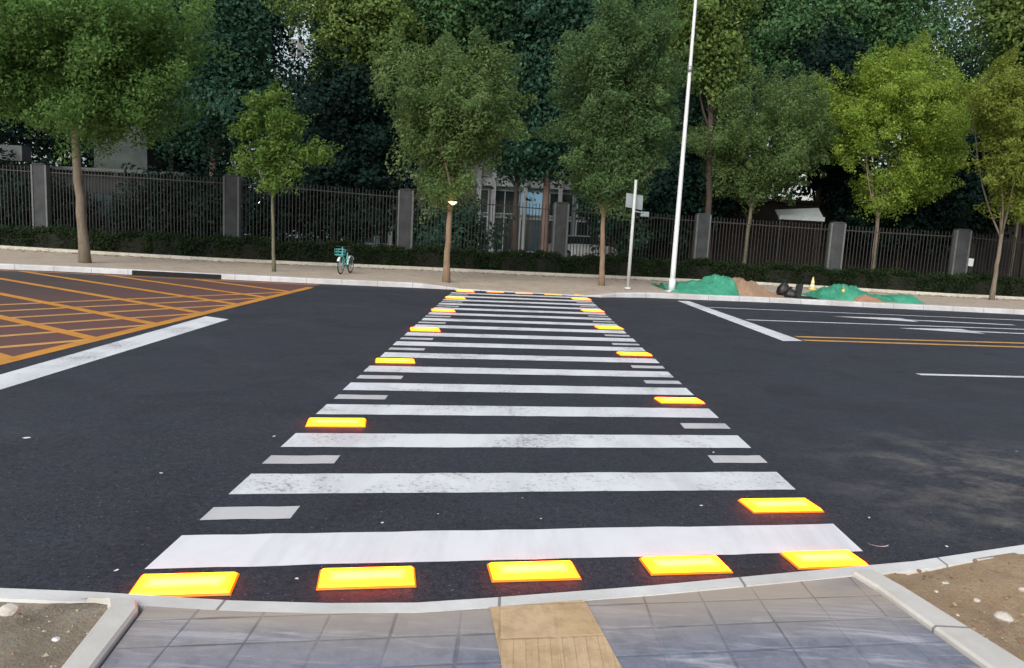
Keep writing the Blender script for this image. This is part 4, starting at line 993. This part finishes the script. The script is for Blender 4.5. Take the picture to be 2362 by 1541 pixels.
heap('green_netting', [(1895, 690, .0), (1915, 691, .22), (1945, 692, .46), (1975, 694, .56), (2000, 695, .50), (2025, 696, .26), (2060, 697, .18), (2085, 698, .0)], M['net'], 'dull green dust net draped over a heap under the bright yellow tree', 'netting', 5, .03, 2.2)
heap('soil_heap', [(1965, 693, .0), (1980, 695, .16), (2005, 696, .24), (2030, 697, .18), (2052, 698, .0)], M['redsoil'], 'small reddish soil heap in front of the dull green net', 'soil heap', 6, .015, .7)
heap('green_netting', [(2064, 697, .0), (2072, 698, .26), (2100, 700, .30), (2130, 701, .27), (2142, 702, .05), (2146, 702, .0)], M['net'], 'flat low green dust net, rightmost of the nets', 'netting', 8, .012, 1.6)
def cone(x, y, h, label, body, band, tilt=0):
    p = gp(x, y, PZ); t = thing('traffic_cone', label, 'traffic cone', p, 0); t.rotation_euler = (0, tilt, 0); r = h*.22
    MB().lathe([(r, .03), (r*.62, h*.42), (r*.22, h*.97), (.001, h)], n=16).build('cone_body', body, t)
    for z0, z1 in ((.25, .40), (.55, .70)):
        ra, rb = r*(1-.8*z0)+.006, r*(1-.8*z1)+.006; MB().lathe([(ra, h*z0), (rb, h*z1)], n=16).build('band', band, t)
    MB().prism([(sx*h*.30, sy*h*.30) for sx, sy in ((-1, -.7), (-.7, -1), (.7, -1), (1, -.7), (1, .7), (.7, 1), (-.7, 1), (-1, .7))], 0, .035).build('base', body, t)
cone(1873, 668, .50, 'yellow and white traffic cone standing alone between the two heaps', M['coneyellow'], M['conewhite'])
cone(1763, 655, .34, 'pale faded traffic cone behind the bare soil heap', M['conepink'], M['conewhite'])
cone(1943, 690, .46, 'dusty green traffic cone in front of the dull green net', M['conegreen'], M['coneyellow'])
# black sacks and a broken stone block by the pit
p = gp(1806, 681, PZ)
def sack(p, r, h, label):
    t = thing('rubbish_sack', label, 'sack', p); rng = random.Random(int(r*1000)); b = MB()
    prof = [(.001, 0), (r*.85, .01), (r, h*.22), (r*.88, h*.48), (r*.5, h*.72), (r*.18, h*.84), (r*.12, h*.88)]
    b.lathe(prof, n=18); b.v = [(x*(1+.13*math.sin(5*math.atan2(y, x+1e-6)+z*9)), y*(1+.13*math.sin(4*math.atan2(y, x+1e-6)-z*7)), z) for x, y, z in b.v]; b.build('bag', M['sack'], t)
    MB().lathe([(r*.13, h*.87), (r*.30, h*.97), (r*.24, h), (.001, h*.93)], n=10).build('knot', M['sack'], t)
sack(p, .22, .52, 'tall tied black sack slumped beside the soil heap')
sack(gp(1822, 686, PZ), .20, .34, 'low round black sack nearest the kerb at the pit')
q = gp(1838, 685, PZ); m = MB().prism([(-.10, -.09), (.11, -.08), (.09, .10), (-.08, .09)], 0, .42); m.v = [(x+z*.12, y*(1-.2*z), z) for x, y, z in m.v]
o = m.build('stone_block', M['wallgrey'], None, .02); o.location = q; tag(o, 'upright grey broken stone block beside the black sacks', 'stone')
a = gp(1845, 689, PZ); b = gp(1895, 691, PZ)
m = MB(); m.prism([(a.x-.1, a.y+.05), (b.x, b.y+.05), (b.x+.1, b.y+1.2), (a.x, a.y+1.1)], PZ-.004, PZ+.006); tag(m.build('pit_shade_patch', M['dark']), 'flat patch painted black as the shade of a pit in front of the yellow cone', 'pit')  # flat black sheet on the paving, no hole modelled; the shade is painted
q = atY(2238, 605, lerp_poly(FP, atY(2238, 605, 30).x)-.12)
o = MB().box((-.13, -.012, -.16), (.13, .012, .16)).build('notice_plate', M['white_metal'], None, .004); o.location = q; o.rotation_euler = (0, R(4), 0); tag(o, 'small blank white notice fixed to the fence right of a pillar', 'notice')

# white railing and parked car behind the fence
q0, q1 = atY(1320, 560, 40), atY(1396, 565, 40)
t = thing('white_railing', 'low white picket railing behind the fence left of the tan trunk', 'railing', (0, 40, 0)); m = MB(); r_ = MB()
for i in range(14):
    x = q0.x+(q1.x-q0.x)*i/13; m.box((x-.03, -.02, PZ+.1), (x+.03, .02, PZ+1.0))
m.build('pickets', M['white_metal'], t)
r_.box((q0.x-.05, .021, PZ+.85), (q1.x+.05, .05, PZ+.92)).box((q0.x-.05, .021, PZ+.35), (q1.x+.05, .05, PZ+.42)).build('rail', M['white_metal'], t)
def car(p, rz):
    t = thing('parked_car', 'white parked car glimpsed through the fence beside the concrete pillar', 'car', p, rz)
    sec = [(-2.1, .35, .75, .62), (-2.0, .28, .92, .78), (-1.2, .22, .98, .86), (-.7, .2, 1.0, .88), (.9, .2, 1.0, .88), (1.3, .22, .95, .88), (2.0, .26, .80, .82), (2.15, .36, .62, .66)]
    vs = []
    for x, z0, z1, hw in sec: vs += [(x, -hw*.94, z0), (x, -hw, (z0+z1)/2), (x, -hw*.9, z1), (x, hw*.9, z1), (x, hw, (z0+z1)/2), (x, hw*.94, z0)]
    n = 6; b = MB(); b.add(vs, [(i*n+j, (i+1)*n+j, (i+1)*n+(j+1) % n, i*n+(j+1) % n) for i in range(len(sec)-1) for j in range(n)]+[tuple(range(n)), tuple((len(sec)-1)*n+j for j in range(n))]); b.build('body', M['carpaint'], t, .04)
    vs = [(-1.7, -.78, .95), (-1.1, -.66, 1.42), (.3, -.66, 1.44), (1.1, -.76, .97), (-1.7, .78, .95), (-1.1, .66, 1.42), (.3, .66, 1.44), (1.1, .76, .97)]
    MB().add(vs, [(0, 1, 2, 3), (7, 6, 5, 4), (0, 4, 5, 1), (2, 6, 7, 3)]).build('windows', M['glass'], t)
    MB().add([(-1.15, -.67, 1.41), (.34, -.67, 1.43), (.34, .67, 1.43), (-1.15, .67, 1.41), (-1.0, -.55, 1.48), (.2, -.55, 1.49), (.2, .55, 1.49), (-1.0, .55, 1.48)], [(0, 1, 5, 4), (1, 2, 6, 5), (2, 3, 7, 6), (3, 0, 4, 7), (4, 5, 6, 7)]).build('roof', M['carpaint'], t)
    for x in (-1.3, 1.35):
        for s in (-.80, .80):
            w_ = MB().torus((x, s, .32), .24, .085, 20, 8).build('wheel', M['rubber'], t); MB().lathe([(.001, s-.05), (.19, s-.05), (.19, s+.05), (.001, s+.05)], (x, 0, .32), 14, 'y').build('rim', M['steel'], w_)
    for s in (-.6, .6): MB().box((2.08, s-.14, .58), (2.16, s+.14, .70)).build('headlight', M['white_metal'], t, .02)
q = atY(1350, 540, 44); car((q.x, 44, PZ+.16), R(12))

# ------------------------------------------------------------------ litter and stones
def scrap(x, y, r, seed):
    rng = random.Random(seed); p = gp(x, y, .0); n = 7; b = MB(); vs = [(0, 0, r*.35)]
    for i in range(n):
        a = 6.283*i/n; k = r*rng.uniform(.6, 1.3); vs.append((k*math.cos(a), k*.7*math.sin(a), .006+rng.uniform(0, r*.3)))
    vs.append((0, 0, .003)); b.add(vs, [(0, 1+i, 1+(i+1) % n) for i in range(n)]+[(n+1, 1+(i+1) % n, 1+i) for i in range(n)])
    o = b.build('litter_scrap', M['litter']); o.scale = (.75, .75, .75); o.location = p; o.rotation_euler = (0, 0, rng.uniform(0, 6)); return tag(o, 'tiny white scrap of litter lying on the dark asphalt', 'litter', 'litter scraps on the asphalt')
for i, (x, y, r) in enumerate([(62, 1012, .035), (372, 1093, .02), (268, 1318, .018), (685, 1337, .016), (882, 1207, .02), (1010, 1187, .010), (1618, 1168, .018), (1205, 1150, .01), (1248, 1198, .012), (2005, 1196, .02), (2183, 1262, .016), (632, 1008, .025), (1645, 1045, .025), (2345, 1042, .02)]): scrap(x, y, r, i)
# loose crumbs of earth and gravel on both verges
rng = np.random.default_rng(8); V = []; Fc = []; cnt = 0
oct_ = np.array([(1, 0, 0), (-1, 0, 0), (0, 1, 0), (0, -1, 0), (0, 0, .8), (0, 0, -.5)]); of = [(0, 2, 4), (2, 1, 4), (1, 3, 4), (3, 0, 4), (2, 0, 5), (1, 2, 5), (3, 1, 5), (0, 3, 5)]
while cnt < 5200:
    left = rng.random() < .3; y = rng.uniform(2.2, 4.6)
    x = rng.uniform(-4.2, Lo(y)-.02) if left else rng.uniform(Ro(y)+.01, 5.5)
    if y > lerp_poly(nback, x)-.01: continue
    q = .0022+.011*rng.random()**3.2; a = rng.uniform(0, 6.28); P_ = oct_*q*rng.uniform(.6, 1.4, (6, 1)); ca, sa = math.cos(a), math.sin(a)
    b0 = len(V); V += [(x+p[0]*ca-p[1]*sa, y+p[0]*sa+p[1]*ca, nz(x)-.012+q*.35+p[2]) for p in P_]; Fc += [tuple(b0+i for i in f) for f in of]; cnt += 1
me = bpy.data.meshes.new('soil_crumbs'); me.from_pydata(V, [], Fc)
tag(link('soil_crumbs', me, leafmat('soil_crumb', (.14, .09, .05), (.32, .225, .14), (.52, .43, .32), 0)), 'loose crumbs of earth and gravel on the bare verges', 'soil', kind='stuff')
# fallen leaves along the foot of the bed kerb and under the street trees
rng = np.random.default_rng(21); m = 2600; xx = rng.uniform(-22, 22, m); yy = np.array([lerp_poly(PK, x) for x in xx])
top_ = rng.random(m) < .55; off_ = np.where(top_, rng.uniform(.12, .6, m), -np.abs(rng.normal(0, .5, m))); zz = np.where(top_, PZ+.105, PZ+.008)
V = []
for x, y, z, a, q in zip(xx, yy+off_, zz, rng.uniform(0, 6.28, m), rng.uniform(.03, .075, m)):
    ca, sa = math.cos(a)*q, math.sin(a)*q; V += [(x-ca, y-sa, z), (x+sa*.5, y-ca*.5, z+.012), (x+ca, y+sa, z+.004), (x-sa*.5, y+ca*.5, z+.016)]
me = bpy.data.meshes.new('leaf_litter'); me.from_pydata(V, [], [(4*i, 4*i+1, 4*i+2, 4*i+3) for i in range(m)])
tag(link('leaf_litter', me, leafmat('fallen_leaf', (.10, .06, .025), (.20, .14, .06), (.34, .27, .12), .1)), 'dry fallen leaves strewn along the bed edging', 'leaf litter', kind='stuff')
# a curl of torn paper by the rightmost tile
p = gp(2008, 1258, .012); m = MB(); vs = []
for i in range(9):
    a = -.4+i*.28; vs += [(.10*math.cos(a)-.1, .12*math.sin(a), .002+.004*i), (.10*math.cos(a)-.1+.012, .12*math.sin(a)+.008, .012+.005*i)]
m.add(vs, [(2*i, 2*i+2, 2*i+3, 2*i+1) for i in range(8)]); o = m.build('paper_strip', M['litter']); o.location = p; o.scale = (.55, .55, .55); o.rotation_euler = (0, 0, R(200)); tag(o, 'thin curled strip of torn paper beside the rightmost front tile', 'litter')
def rock(x, y, r, label, group, seed, mat, z=.09):
    rng = random.Random(seed); bm = bmesh.new(); bmesh.ops.create_icosphere(bm, subdivisions=2, radius=r)
    ph = [rng.uniform(0, 6) for _ in range(6)]
    for v in bm.verts:
        k = 1+.16*math.sin(v.co.x/r*2.1+ph[0])+.14*math.sin(v.co.y/r*2.7+ph[1])+.1*math.sin(v.co.z/r*3.3+ph[2])+rng.uniform(-.05, .05); v.co = Vector((v.co.x*k*1.2, v.co.y*k*.95, v.co.z*k*.62))
    me = bpy.data.meshes.new('stone'); bm.to_mesh(me); bm.free(); o = link('stone', me, mat); p = gp(x, y, z); o.location = p+Vector((0, 0, r*.25)); o.rotation_euler = (0, 0, rng.uniform(0, 6)); return tag(o, label, 'stone', group)
rock(22, 1410, .036, 'large white stone lying on the dry left verge', None, 1, M['stone'])
rock(131, 1477, .013, 'small white pebble lying on the left verge near the edging', None, 2, M['litter'])
rock(2318, 1428, .034, 'largest pale stone on the brown right verge', None, 3, M['stone'])
GS = 'stones on the right verge'
for i, (x, y, r) in enumerate([(2255, 1387, .016), (2300, 1459, .014), (2145, 1330, .014), (2210, 1420, .008), (2357, 1480, .020), (2120, 1318, .012), (2180, 1346, .013), (2240, 1312, .012), (2250, 1295, .014), (2358, 1362, .016), (2300, 1320, .012), (2190, 1376, .010), (2095, 1325, .010), (2330, 1300, .012), (2265, 1340, .010), (2160, 1365, .009)]):
    rock(x, y, r, 'small brownish stone half sunk in the brown right verge', GS, 20+i, M['stone'] if i % 3 == 0 else M['mound'])
